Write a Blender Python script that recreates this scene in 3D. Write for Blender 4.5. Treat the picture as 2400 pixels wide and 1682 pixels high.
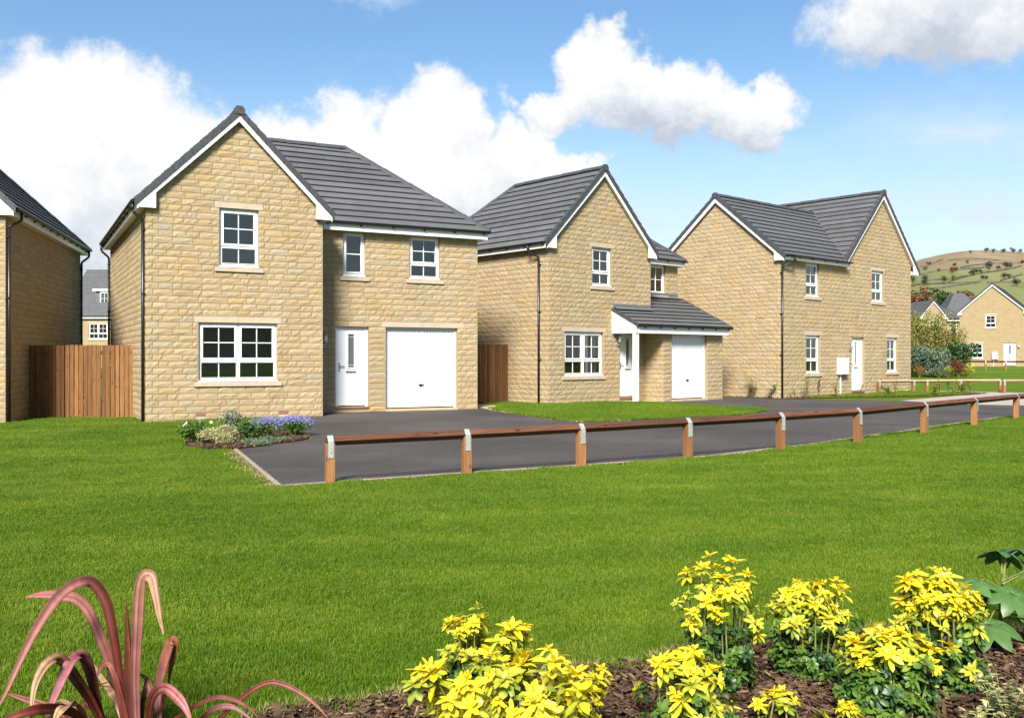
import bpy, bmesh, math, random
import numpy as np
from mathutils import Vector, Matrix
from mathutils.geometry import delaunay_2d_cdt

random.seed(11); rng = np.random.default_rng(11)
for o in list(bpy.data.objects): bpy.data.objects.remove(o)
scene = bpy.context.scene
COL = scene.collection

# ------------------------------------------------------------------ camera
FPX, CX, YH, HC = 2200.0, 1200.0, 841.0, 1.40      # focal length, centre, horizon (pixels), eye height (m)
cam = bpy.data.cameras.new('camera'); cam_o = bpy.data.objects.new('camera', cam); COL.objects.link(cam_o)
cam.sensor_fit = 'HORIZONTAL'; cam.sensor_width = 36.0; cam.lens = 36.0 * FPX / 2400.0
cam.clip_start = 0.05; cam.clip_end = 6000.0
cam_o.location = (0, 0, HC); cam_o.rotation_euler = (math.radians(90), 0, 0)
scene.camera = cam_o
scene.cycles.max_bounces = 6; scene.cycles.diffuse_bounces = 3; scene.cycles.glossy_bounces = 3; scene.cycles.transparent_max_bounces = 12; scene.cycles.transmission_bounces = 4

# ------------------------------------------------------------------ sky, sun, exposure
SUN_AZ = math.radians(191.0)      # clockwise from +Y: behind the camera, a little to its left
SUN_EL = math.radians(40.0)
SUN_STRENGTH, SUN_ANGLE, SKY_STRENGTH, CLOUD_STRENGTH = 5.0, 16.0, 0.077, 0.46
scene.view_settings.view_transform = 'Standard'; scene.view_settings.look = 'None'
scene.view_settings.exposure = 1.12; scene.view_settings.gamma = 1.0
scene.view_settings.use_curve_mapping = False
sun = bpy.data.lights.new('sun', 'SUN'); sun.energy = SUN_STRENGTH; sun.angle = math.radians(SUN_ANGLE); sun.color = (1.0, 0.96, 0.89)
sun_o = bpy.data.objects.new('sun', sun); COL.objects.link(sun_o)
to_sun = Vector((math.sin(SUN_AZ) * math.cos(SUN_EL), math.cos(SUN_AZ) * math.cos(SUN_EL), math.sin(SUN_EL)))
sun_o.rotation_euler = to_sun.to_track_quat('Z', 'Y').to_euler(); sun_o.location = to_sun * 50

class NT:
    """tiny node-tree helper"""
    def __init__(s, tree): s.t = tree; s.n = tree.nodes; s.l = tree.links
    def new(s, typ, **kw):
        n = s.n.new(typ)
        for k, v in kw.items(): setattr(n, k, v)
        return n
    def link(s, a, b): s.l.new(a, b)
    def val(s, sock, v):
        if isinstance(v, bpy.types.NodeSocket): s.l.new(v, sock)
        else: sock.default_value = v
    def math(s, op, a, b=0.0, c=0.0, clamp=False):
        n = s.new('ShaderNodeMath', operation=op, use_clamp=clamp)
        s.val(n.inputs[0], a); s.val(n.inputs[1], b); s.val(n.inputs[2], c)
        return n.outputs[0]
    def vmath(s, op, a, b=(0, 0, 0), scale=None):
        n = s.new('ShaderNodeVectorMath', operation=op)
        s.val(n.inputs[0], a); s.val(n.inputs[1], b)
        if scale is not None: s.val(n.inputs[3], scale)
        return n.outputs['Value'] if op in ('LENGTH', 'DOT_PRODUCT', 'DISTANCE') else n.outputs[0]
    def mix(s, f, a, b, mode='MIX'):
        n = s.new('ShaderNodeMix', data_type='RGBA', blend_type=mode)
        s.val(n.inputs[0], f); s.val(n.inputs[6], a); s.val(n.inputs[7], b)
        return n.outputs[2]
    def noise(s, vec, scale, detail=3.0, rough=0.55, dist=0.0, out=0):
        n = s.new('ShaderNodeTexNoise'); n.inputs['Scale'].default_value = scale
        n.inputs['Detail'].default_value = detail; n.inputs['Roughness'].default_value = rough
        n.inputs['Distortion'].default_value = dist
        if vec is not None: s.l.new(vec, n.inputs['Vector'])
        return n.outputs[out]
    def ramp(s, f, stops):
        n = s.new('ShaderNodeValToRGB'); e = n.color_ramp.elements
        while len(e) < len(stops): e.new(0.5)
        for el, (p, c) in zip(e, stops):
            el.position = p; el.color = tuple(c) + ((1,) if len(c) == 3 else ())
        s.val(n.inputs[0], f); return n.outputs[0]
    def step(s, x, a, b):
        n = s.new('ShaderNodeMapRange', interpolation_type='SMOOTHSTEP')
        s.val(n.inputs[0], x); n.inputs[1].default_value = a; n.inputs[2].default_value = b
        return n.outputs[0]

def build_world():
    w = bpy.data.worlds.new('World'); scene.world = w; w.use_nodes = True
    N = NT(w.node_tree); N.n.clear()
    out = N.new('ShaderNodeOutputWorld'); bg = N.new('ShaderNodeBackground')
    sky = N.new('ShaderNodeTexSky', sky_type='NISHITA', sun_disc=False)
    sky.sun_elevation = SUN_EL; sky.sun_rotation = SUN_AZ; sky.altitude = 200; sky.air_density = 1.15; sky.dust_density = 0.5; sky.ozone_density = 1.6
    skyc = N.vmath('SCALE', sky.outputs[0], scale=SKY_STRENGTH)
    tc = N.new('ShaderNodeTexCoord'); d = tc.outputs['Generated']
    sep = N.new('ShaderNodeSeparateXYZ'); N.link(d, sep.inputs[0])
    az = N.math('ARCTAN2', sep.outputs[0], sep.outputs[1]); el = N.math('ARCSINE', sep.outputs[2])
    comb = N.new('ShaderNodeCombineXYZ'); N.link(az, comb.inputs[0]); N.link(el, comb.inputs[1])
    nz = N.new('ShaderNodeTexNoise'); nz.inputs['Scale'].default_value = 9.0; nz.inputs['Detail'].default_value = 7.0; nz.inputs['Roughness'].default_value = 0.62; N.link(d, nz.inputs['Vector'])
    n1 = nz.outputs[0]
    warp = N.vmath('SCALE', N.vmath('SUBTRACT', nz.outputs[1], (0.5, 0.5, 0.5)), scale=0.15)       # billows bend the outlines
    fine = N.noise(d, 42.0, 5.0, 0.65)
    pos = N.vmath('ADD', comb.outputs[0], warp)
    # cumulus bodies: (azimuth, elevation) of centre and radii, degrees
    blobs = [(-23.8, 12.4, 6.8, 5.2), (-31.0, 9.8, 6.5, 6.4), (-20.0, 7.0, 13.0, 6.6), (-10.6, 11.2, 6.2, 3.8), (-4.4, 12.4, 3.4, 4.6), (-3.5, 9.6, 8.0, 3.6), (3.0, 9.8, 3.6, 2.0),
             (-15.6, 11.6, 6.0, 3.5), (1.0, 12.2, 3.4, 2.4), (4.6, 11.2, 2.8, 1.5), (5.8, 16.9, 2.9, 2.8), (2.6, 15.4, 3.2, 1.6), (9.2, 15.5, 5.0, 2.6), (14.4, 14.2, 4.2, 1.9), (25.0, 19.2, 8.4, 3.9)]
    dens = None; sw = None; st = None
    for (a, e, ra, re) in blobs:
        k = math.radians(1)
        v = N.vmath('MULTIPLY', N.vmath('SUBTRACT', pos, (a * k, e * k, 0)), (1 / (ra * k), 1 / (re * k), 0))
        b = N.math('SUBTRACT', 1.0, N.vmath('LENGTH', v))
        dens = b if dens is None else N.math('SMOOTH_MAX', dens, b, 0.12)
        wgt = N.math('MAXIMUM', N.math('ADD', b, 0.25), 0.0)
        tt = N.math('MULTIPLY', wgt, N.vmath('DOT_PRODUCT', v, (0, 1, 0)))
        sw = wgt if sw is None else N.math('ADD', sw, wgt); st = tt if st is None else N.math('ADD', st, tt)
    # the same kind of broken cumulus goes on round the rest of the sky
    off = N.math('MAXIMUM', N.step(N.math('ABSOLUTE', az), 0.56, 0.70), N.step(el, 0.38, 0.50))
    rest = N.math('ADD', N.math('MULTIPLY', N.math('SUBTRACT', N.noise(N.vmath('MULTIPLY', d, (1.0, 1.0, 1.7)), 2.6, 3.0, 0.5), 0.60), 3.2), N.math('MULTIPLY', N.math('SUBTRACT', n1, 0.5), 0.8))
    dens = N.math('MAXIMUM', dens, N.math('SUBTRACT', rest, N.math('MULTIPLY', N.math('SUBTRACT', 1.0, off), 4.0)))
    vert = N.math('DIVIDE', st, N.math('MAXIMUM', sw, 0.05))
    dn = N.math('ADD', dens, N.math('MULTIPLY', N.math('SUBTRACT', fine, 0.5), 0.46))
    solid = N.step(dn, -0.06, 0.32)
    wn = N.noise(N.vmath('MULTIPLY', d, (3.0, 3.0, 8.0)), 1.3, 6.0, 0.62)
    wisp = N.math('MULTIPLY', N.step(wn, 0.52, 0.80), 0.42)
    low = N.math('MULTIPLY', N.step(el, 0.32, 0.02), 0.60)           # pale veil towards the horizon
    for (a, e, ra, re, am) in ((25.5, 13.0, 6.0, 2.2, 1.1), (20.0, 8.6, 11.0, 2.0, 0.9), (-8.6, 20.8, 3.2, 1.0, 0.9), (-30.0, 21.0, 5.0, 1.8, 1.2), (8.8, 9.4, 3.0, 1.4, 1.0)):     # thin streaks
        k = math.radians(1); v = N.vmath('MULTIPLY', N.vmath('SUBTRACT', pos, (a * k, e * k, 0)), (1 / (ra * k), 1 / (re * k), 0))
        wisp = N.math('ADD', wisp, N.math('MULTIPLY', N.math('MAXIMUM', N.math('SUBTRACT', 1.0, N.vmath('LENGTH', v)), 0.0), N.math('MULTIPLY', N.step(wn, 0.30, 0.75), am)))
    veil = N.math('MINIMUM', N.math('ADD', wisp, N.math('MULTIPLY', low, N.math('ADD', 0.55, wn))), 0.9)
    shade = N.math('ADD', N.math('MULTIPLY', vert, 0.85), N.math('ADD', N.math('MULTIPLY', N.math('SUBTRACT', n1, 0.5), 2.1), N.math('ADD', N.math('MULTIPLY', N.math('SUBTRACT', fine, 0.5), 0.7), 0.70)))
    cc = N.ramp(shade, [(0.0, (0.58, 0.63, 0.73)), (0.42, (0.80, 0.84, 0.90)), (0.80, (1.0, 1.0, 1.0))])
    cc = N.vmath('SCALE', cc, scale=CLOUD_STRENGTH)
    veilc = (0.76 * CLOUD_STRENGTH, 0.87 * CLOUD_STRENGTH, 0.98 * CLOUD_STRENGTH, 1)
    hs = N.new('ShaderNodeHueSaturation'); hs.inputs['Saturation'].default_value = 1.18; N.link(skyc, hs.inputs['Color'])
    colr = N.mix(veil, hs.outputs[0], veilc); colr = N.mix(solid, colr, cc)
    w.cycles.sampling_method = 'MANUAL'; w.cycles.sample_map_resolution = 512
    N.link(colr, bg.inputs[0]); bg.inputs[1].default_value = 1.0; N.link(bg.outputs[0], out.inputs[0])
build_world()

# ------------------------------------------------------------------ materials
MATS = {}
def material(name, fn, rough=0.8, spec=0.3):
    m = bpy.data.materials.new(name); m.use_nodes = True; N = NT(m.node_tree)
    bsdf = N.n['Principled BSDF']; bsdf.inputs['Roughness'].default_value = rough; bsdf.inputs['Specular IOR Level'].default_value = spec
    fn(N, bsdf); MATS[name] = m; return m
def bump(N, bsdf, h, strength=0.3, dist=0.01):
    b = N.new('ShaderNodeBump'); b.inputs['Strength'].default_value = strength; b.inputs['Distance'].default_value = dist
    N.link(h, b.inputs['Height']); N.link(b.outputs[0], bsdf.inputs['Normal'])
def objco(N): return N.new('ShaderNodeTexCoord').outputs['Object']
def worldco(N): return N.new('ShaderNodeNewGeometry').outputs['Position']
def attr(N, name='col'): return N.new('ShaderNodeAttribute', attribute_name=name).outputs['Color']
def scale_col(N, c, f): 
    return N.vmath('SCALE', c, scale=f)

def m_stone(N, b):
    co = objco(N); n = N.noise(co, 9.0, 6.0, 0.65); n2 = N.noise(co, 60.0, 4.0, 0.7)
    f = N.math('ADD', 0.80, N.math('ADD', N.math('MULTIPLY', n, 0.26), N.math('MULTIPLY', n2, 0.14)))
    c = scale_col(N, attr(N), f)
    st = N.step(N.noise(co, 1.1, 4.0, 0.6), 0.55, 0.75)             # faint weather staining
    c = N.mix(N.math('MULTIPLY', st, 0.30), c, (0.195, 0.15, 0.09, 1))
    N.link(c, b.inputs['Base Color'])
    bump(N, b, N.math('ADD', N.noise(co, 28.0, 5.0, 0.7), N.math('MULTIPLY', n2, 0.3)), 0.7, 0.014)
material('stone', m_stone, 0.92, 0.15)
def m_mortar(N, b):
    N.link(N.ramp(N.noise(objco(N), 30.0, 4.0), [(0.3, (0.2418, 0.1833, 0.1014)), (0.7, (0.312, 0.2379, 0.1365))]), b.inputs['Base Color'])
material('mortar', m_mortar, 0.95, 0.1)
def m_cast(N, b):
    co = objco(N)
    N.link(N.ramp(N.noise(co, 6.0, 6.0, 0.65), [(0.25, (0.368, 0.292, 0.208)), (0.75, (0.44, 0.36, 0.268))]), b.inputs['Base Color'])
    bump(N, b, N.noise(co, 180.0, 3.0), 0.25, 0.004)
material('cast_stone', m_cast, 0.85, 0.2)
def m_farstone(N, b):
    co = objco(N); s = N.new('ShaderNodeSeparateXYZ'); N.link(co, s.inputs[0])
    c = N.new('ShaderNodeCombineXYZ'); N.link(N.math('ADD', s.outputs[0], s.outputs[1]), c.inputs[0]); N.link(s.outputs[2], c.inputs[1])
    br = N.new('ShaderNodeTexBrick'); N.link(c.outputs[0], br.inputs['Vector'])
    br.inputs['Scale'].default_value = 1.0; br.inputs['Brick Width'].default_value = 0.40; br.inputs['Row Height'].default_value = 0.15
    br.inputs['Mortar Size'].default_value = 0.012; br.inputs['Mortar Smooth'].default_value = 0.2; br.inputs['Bias'].default_value = 0.0
    br.inputs['Color1'].default_value = (0.3354, 0.2496, 0.1404, 1); br.inputs['Color2'].default_value = (0.2886, 0.2106, 0.1131, 1); br.inputs['Mortar'].default_value = (0.234, 0.1716, 0.0936, 1)
    col = N.mix(0.35, br.outputs[0], N.ramp(N.noise(co, 3.0, 5.0), [(0.3, (0.2574, 0.195, 0.1092)), (0.7, (0.3744, 0.2886, 0.1638))]))
    N.link(col, b.inputs['Base Color']); bump(N, b, N.math('SUBTRACT', 1.0, br.outputs['Fac']), 0.7, 0.02)
material('far_stone', m_farstone, 0.92, 0.1)
def m_white(N, b):
    co = objco(N); N.link(N.ramp(N.noise(co, 2.5, 5.0, 0.6), [(0.3, (0.66, 0.66, 0.65)), (0.7, (0.71, 0.71, 0.70))]), b.inputs['Base Color'])
material('white_plastic', m_white, 0.38, 0.4)
def m_post(N, b):
    co = objco(N); g = N.noise(N.vmath('MULTIPLY', co, (30, 30, 2.5)), 1.0, 4.0)
    N.link(N.ramp(g, [(0.3, (0.68, 0.62, 0.56)), (0.7, (0.77, 0.73, 0.69))]), b.inputs['Base Color'])
material('white_timber', m_post, 0.6, 0.3)
def m_black(N, b): b.inputs['Base Color'].default_value = (0.012, 0.012, 0.013, 1)
material('black_plastic', m_black, 0.35, 0.45)
def m_tile(N, b):
    co = objco(N); n = N.noise(co, 2.2, 6.0, 0.65); n2 = N.noise(co, 55.0, 4.0, 0.7)
    rnd = N.new('ShaderNodeObjectInfo').outputs['Random']
    f = N.math('ADD', N.math('MULTIPLY', n, 0.55), N.math('ADD', N.math('MULTIPLY', n2, 0.3), N.math('MULTIPLY', rnd, 0.22)))
    N.link(N.ramp(f, [(0.28, (0.06232, 0.06232, 0.06396)), (0.82, (0.1197, 0.1197, 0.1214))]), b.inputs['Base Color'])
    bump(N, b, n2, 0.35, 0.006)
material('roof_tile', m_tile, 0.62, 0.35)
def m_ridge(N, b):
    co = objco(N); N.link(N.ramp(N.noise(co, 12.0, 5.0), [(0.3, (0.035, 0.036, 0.040)), (0.7, (0.060, 0.061, 0.066))]), b.inputs['Base Color'])
material('ridge_tile', m_ridge, 0.55, 0.35)
def m_lead(N, b):
    co = objco(N); N.link(N.ramp(N.noise(co, 14.0, 5.0), [(0.3, (0.07, 0.073, 0.08)), (0.7, (0.13, 0.135, 0.145))]), b.inputs['Base Color'])
material('lead', m_lead, 0.5, 0.4)
def m_glass(N, b):
    N.n.remove(b); out = N.n['Material Output']
    tr = N.new('ShaderNodeBsdfTransparent'); tr.inputs[0].default_value = (0.62, 0.66, 0.65, 1)
    gl = N.new('ShaderNodeBsdfGlossy'); gl.inputs['Roughness'].default_value = 0.015; gl.inputs[0].default_value = (0.9, 0.93, 0.95, 1)
    wob = N.noise(worldco(N), 1.6, 2.0); bp = N.new('ShaderNodeBump'); bp.inputs['Strength'].default_value = 0.05; bp.inputs['Distance'].default_value = 0.05
    N.link(wob, bp.inputs['Height']); N.link(bp.outputs[0], gl.inputs['Normal'])
    fr = N.new('ShaderNodeFresnel'); fr.inputs[0].default_value = 1.5
    mx = N.new('ShaderNodeMixShader'); N.link(N.math('ADD', N.math('MULTIPLY', fr.outputs[0], 1.8), 0.02, clamp=True), mx.inputs[0])
    N.link(tr.outputs[0], mx.inputs[1]); N.link(gl.outputs[0], mx.inputs[2]); N.link(mx.outputs[0], out.inputs[0])
material('glass', m_glass)
def m_frost(N, b):
    b.inputs['Base Color'].default_value = (0.10, 0.115, 0.11, 1)
material('frosted_glass', m_frost, 0.12, 0.6)
def m_room(N, b): b.inputs['Base Color'].default_value = (0.33, 0.31, 0.28, 1)
material('room', m_room, 0.9, 0.1)
def m_curtain(N, b): b.inputs['Base Color'].default_value = (0.66, 0.63, 0.57, 1)
material('curtain', m_curtain, 0.9, 0.1)
def wood(name, dark, light, knot=True, axis=2, tint=0.35):
    dark, light = tuple(0.82 * v for v in dark), tuple(0.82 * v for v in light)
    def f(N, b):
        co = objco(N); rnd = N.new('ShaderNodeObjectInfo').outputs['Random']
        off = N.new('ShaderNodeCombineXYZ')
        for i in range(3): N.link(N.math('MULTIPLY', rnd, 37.0 + 11 * i), off.inputs[i])
        sc = [26.0, 26.0, 26.0]; sc[axis] = 1.6
        v = N.vmath('MULTIPLY', N.vmath('ADD', co, off.outputs[0]), tuple(sc))
        g = N.noise(v, 1.0, 5.0, 0.6, 0.6)
        c = N.ramp(g, [(0.28, dark), (0.72, light)])
        c = scale_col(N, c, N.math('ADD', 1.0 - tint / 2, N.math('MULTIPLY', rnd, tint)))
        if knot:
            vo = N.new('ShaderNodeTexVoronoi'); sc2 = [7.0, 7.0, 7.0]; sc2[axis] = 3.2
            N.link(N.vmath('MULTIPLY', N.vmath('ADD', co, off.outputs[0]), tuple(sc2)), vo.inputs['Vector']); vo.inputs['Scale'].default_value = 1.0
            k = N.step(vo.outputs['Distance'], 0.17, 0.07)
            c = N.mix(N.math('MULTIPLY', k, 0.75), c, (dark[0] * 0.35, dark[1] * 0.3, dark[2] * 0.3, 1))
        N.link(c, b.inputs['Base Color']); bump(N, b, g, 0.3, 0.004)
    return material(name, f, 0.75, 0.25)
wood('fence_board', (0.13, 0.056, 0.018), (0.27, 0.125, 0.044), tint=0.7)
wood('post_timber', (0.20, 0.085, 0.028), (0.37, 0.175, 0.068))
wood('rail_timber', (0.045, 0.017, 0.009), (0.155, 0.062, 0.030), axis=0)
wood('pale_rail', (0.34, 0.22, 0.12), (0.52, 0.37, 0.22), axis=0)
def m_galv(N, b):
    co = objco(N); b.inputs['Metallic'].default_value = 0.35
    N.link(N.ramp(N.noise(co, 40.0, 4.0), [(0.3, (0.24, 0.27, 0.24)), (0.7, (0.44, 0.47, 0.44))]), b.inputs['Base Color'])
material('galvanised', m_galv, 0.48, 0.5)
def m_chrome(N, b): b.inputs['Base Color'].default_value = (0.38, 0.37, 0.36, 1); b.inputs['Metallic'].default_value = 0.9
material('metal', m_chrome, 0.3, 0.5)
def m_airbrick(N, b): b.inputs['Base Color'].default_value = (0.27, 0.115, 0.075, 1)
material('terracotta', m_airbrick, 0.8, 0.2)
def m_asphalt(N, b):
    co = worldco(N); n = N.noise(co, 0.35, 5.0, 0.6); n2 = N.noise(co, 95.0, 3.0, 0.8); n3 = N.noise(co, 22.0, 5.0, 0.8)
    f = N.math('ADD', N.math('MULTIPLY', n, 0.40), N.math('ADD', N.math('MULTIPLY', n2, 0.2), N.math('MULTIPLY', n3, 0.45)))
    c = N.ramp(f, [(0.38, (0.02534, 0.02182, 0.01971)), (0.50, (0.04646, 0.04013, 0.03661)), (0.64, (0.08166, 0.0711, 0.06547))])
    sp = N.step(N.noise(co, 55.0, 2.0, 0.5), 0.68, 0.74); c = N.mix(N.math('MULTIPLY', sp, 0.55), c, (0.184, 0.168, 0.16, 1))
    dust = N.step(N.noise(co, 0.9, 4.0, 0.6), 0.60, 0.80); c = N.mix(N.math('MULTIPLY', dust, 0.18), c, (0.16, 0.136, 0.104, 1))
    N.link(c, b.inputs['Base Color']); bump(N, b, n2, 0.5, 0.006)
material('asphalt', m_asphalt, 0.88, 0.25)
def m_concrete(N, b):
    co = worldco(N); N.link(N.ramp(N.noise(co, 9.0, 6.0, 0.65), [(0.25, (0.17, 0.1445, 0.1062)), (0.75, (0.3145, 0.2762, 0.2125))]), b.inputs['Base Color']); bump(N, b, N.noise(co, 70.0, 4.0), 0.4, 0.006)
material('concrete', m_concrete, 0.9, 0.2)
def m_paving(N, b):
    co = worldco(N); N.link(N.ramp(N.noise(co, 3.0, 6.0, 0.6), [(0.25, (0.384, 0.288, 0.16)), (0.75, (0.496, 0.384, 0.232))]), b.inputs['Base Color'])
material('buff_paving', m_paving, 0.9, 0.15)
def m_road(N, b):
    co = worldco(N); N.link(N.ramp(N.noise(co, 1.2, 6.0, 0.65), [(0.25, (0.264, 0.224, 0.184)), (0.75, (0.352, 0.308, 0.256))]), b.inputs['Base Color'])
material('pale_road', m_road, 0.9, 0.2)
GRASS_STOPS = [(0.30, (0.0496, 0.1104, 0.0048)), (0.50, (0.0944, 0.1648, 0.0064)), (0.70, (0.176, 0.232, 0.016))]
def grass_colour(N, co, rnd=None):
    band = N.noise(N.vmath('MULTIPLY', co, (0.22, 1.25, 1.0)), 1.0, 4.0, 0.55)          # faint mowing bands across the slope
    f = N.math('ADD', N.math('MULTIPLY', N.noise(co, 0.55, 5.0, 0.6), 0.40), N.math('ADD', N.math('MULTIPLY', band, 0.36), N.math('MULTIPLY', N.noise(co, 3.6, 4.0, 0.6), 0.28)))
    if rnd is not None: f = N.math('ADD', f, N.math('MULTIPLY', N.math('SUBTRACT', rnd, 0.5), 0.42))
    c = N.ramp(f, GRASS_STOPS)
    y = N.step(N.noise(N.vmath('ADD', co, (31, 7, 0)), 1.1, 5.0, 0.65), 0.58, 0.78)
    return N.mix(N.math('MULTIPLY', y, 0.55), c, (0.215, 0.235, 0.036, 1))
def m_turf(N, b):
    co = worldco(N); c = grass_colour(N, co)
    n2 = N.noise(co, 60.0, 4.0, 0.75); c = scale_col(N, c, N.math('ADD', 0.42, N.math('MULTIPLY', n2, 0.6)))
    N.link(c, b.inputs['Base Color']); bump(N, b, n2, 0.8, 0.03)
material('turf', m_turf, 0.9, 0.1)
def m_blade(N, b):
    co = worldco(N); c = grass_colour(N, co, N.new('ShaderNodeSeparateColor').outputs[0] if False else None)
    a = attr(N); c = N.mix(1.0, c, a, 'MULTIPLY'); N.link(c, b.inputs['Base Color'])
    b.inputs['Subsurface Weight'].default_value = 0.0
    out = N.n['Material Output']; tl = N.new('ShaderNodeBsdfTranslucent'); N.link(c, tl.inputs[0])
    mx = N.new('ShaderNodeMixShader'); mx.inputs[0].default_value = 0.3; N.link(b.outputs[0], mx.inputs[1]); N.link(tl.outputs[0], mx.inputs[2]); N.link(mx.outputs[0], out.inputs[0])
material('grass_blade', m_blade, 0.55, 0.3)
def leafmat(name, stops, rough=0.45, trans=0.3, spec=0.35, useattr=True):
    stops = [(p, tuple(0.84 * v for v in c)) for p, c in stops]
    def f(N, b):
        co = worldco(N); rnd = N.new('ShaderNodeObjectInfo').outputs['Random']
        v = N.math('ADD', N.math('MULTIPLY', N.noise(co, 22.0, 3.0), 0.7), N.math('MULTIPLY', rnd, 0.3))
        c = N.ramp(v, stops)
        if useattr: c = N.mix(1.0, c, attr(N), 'MULTIPLY')
        N.link(c, b.inputs['Base Color'])
        out = N.n['Material Output']; tl = N.new('ShaderNodeBsdfTranslucent'); N.link(c, tl.inputs[0])
        mx = N.new('ShaderNodeMixShader'); mx.inputs[0].default_value = trans; N.link(b.outputs[0], mx.inputs[1]); N.link(tl.outputs[0], mx.inputs[2]); N.link(mx.outputs[0], out.inputs[0])
    return material(name, f, rough, spec)
leafmat('leaf_yellow', [(0.25, (0.78, 0.61, 0.022)), (0.75, (0.95, 0.80, 0.045))], 0.4, 0.3)
leafmat('leaf_lime', [(0.25, (0.40, 0.43, 0.040)), (0.75, (0.64, 0.61, 0.07))], 0.4, 0.3)
leafmat('leaf_green', [(0.25, (0.070, 0.150, 0.020)), (0.75, (0.150, 0.245, 0.042))], 0.38, 0.25)
leafmat('leaf_dark', [(0.25, (0.028, 0.072, 0.022)), (0.75, (0.06, 0.125, 0.035))], 0.4, 0.2)
leafmat('leaf_fatsia', [(0.25, (0.060, 0.140, 0.034)), (0.75, (0.115, 0.215, 0.058))], 0.4, 0.25)
leafmat('leaf_variegated', [(0.25, (0.20, 0.26, 0.09)), (0.5, (0.46, 0.44, 0.20)), (0.8, (0.62, 0.56, 0.28))], 0.5, 0.25)
leafmat('leaf_silver', [(0.25, (0.085, 0.135, 0.080)), (0.75, (0.23, 0.30, 0.20))], 0.6, 0.2)
leafmat('leaf_olive', [(0.25, (0.19, 0.20, 0.04)), (0.75, (0.42, 0.38, 0.08))], 0.6, 0.3)
leafmat('leaf_russet', [(0.25, (0.12, 0.045, 0.02)), (0.75, (0.30, 0.12, 0.05))], 0.6, 0.3)
leafmat('leaf_orange', [(0.25, (0.24, 0.09, 0.015)), (0.75, (0.42, 0.19, 0.03))], 0.6, 0.3)
leafmat('leaf_hill', [(0.25, (0.045, 0.065, 0.032)), (0.75, (0.085, 0.105, 0.05))], 0.8, 0.1)
leafmat('petal_blue', [(0.25, (0.14, 0.135, 0.36)), (0.75, (0.27, 0.265, 0.56))], 0.6, 0.3)
leafmat('petal_white', [(0.25, (0.70, 0.72, 0.66)), (0.75, (0.80, 0.82, 0.74))], 0.6, 0.2)
def m_flax(N, b):
    c = N.mix(1.0, attr(N), N.ramp(N.noise(N.vmath('MULTIPLY', objco(N), (60, 60, 6)), 1.0, 4.0), [(0.3, (0.8, 0.8, 0.8)), (0.7, (1.1, 1.1, 1.1))]), 'MULTIPLY')
    N.link(c, b.inputs['Base Color'])
    out = N.n['Material Output']; tl = N.new('ShaderNodeBsdfTranslucent'); N.link(c, tl.inputs[0])
    mx = N.new('ShaderNodeMixShader'); mx.inputs[0].default_value = 0.22; N.link(b.outputs[0], mx.inputs[1]); N.link(tl.outputs[0], mx.inputs[2]); N.link(mx.outputs[0], out.inputs[0])
material('flax_leaf', m_flax, 0.60, 0.18)
def m_stem(N, b): N.link(N.ramp(N.noise(objco(N), 30.0, 3.0), [(0.3, (0.10, 0.12, 0.03)), (0.7, (0.19, 0.21, 0.06))]), b.inputs['Base Color'])
material('stem', m_stem, 0.7, 0.2)
def m_bark(N, b): N.link(N.ramp(N.noise(objco(N), 12.0, 5.0), [(0.3, (0.05, 0.038, 0.026)), (0.7, (0.11, 0.085, 0.06))]), b.inputs['Base Color'])
material('bark', m_bark, 0.9, 0.1)
def m_soil(N, b):
    co = worldco(N); n = N.noise(co, 35.0, 6.0, 0.7)
    N.link(N.ramp(n, [(0.25, (0.0187, 0.0102, 0.00595)), (0.75, (0.07225, 0.0425, 0.02465))]), b.inputs['Base Color']); bump(N, b, n, 1.0, 0.03)
material('soil', m_soil, 0.95, 0.1)
def m_drysoil(N, b):
    co = worldco(N); n = N.noise(co, 14.0, 6.0, 0.75); N.link(N.ramp(n, [(0.34, (0.056, 0.076, 0.0112)), (0.50, (0.12, 0.1, 0.04)), (0.66, (0.216, 0.164, 0.092))]), b.inputs['Base Color']); bump(N, b, n, 1.0, 0.03)
material('dry_soil', m_drysoil, 0.95, 0.1)
def m_chip(N, b):
    c = N.mix(1.0, attr(N), N.ramp(N.noise(worldco(N), 140.0, 3.0), [(0.3, (0.65, 0.65, 0.65)), (0.7, (1.15, 1.15, 1.15))]), 'MULTIPLY'); N.link(c, b.inputs['Base Color'])
material('wood_chip', m_chip, 0.85, 0.2)
def m_drygrass(N, b): N.link(scale_col(N, attr(N), 1.0), b.inputs['Base Color'])
material('dry_grass', m_drygrass, 0.8, 0.1)
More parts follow.
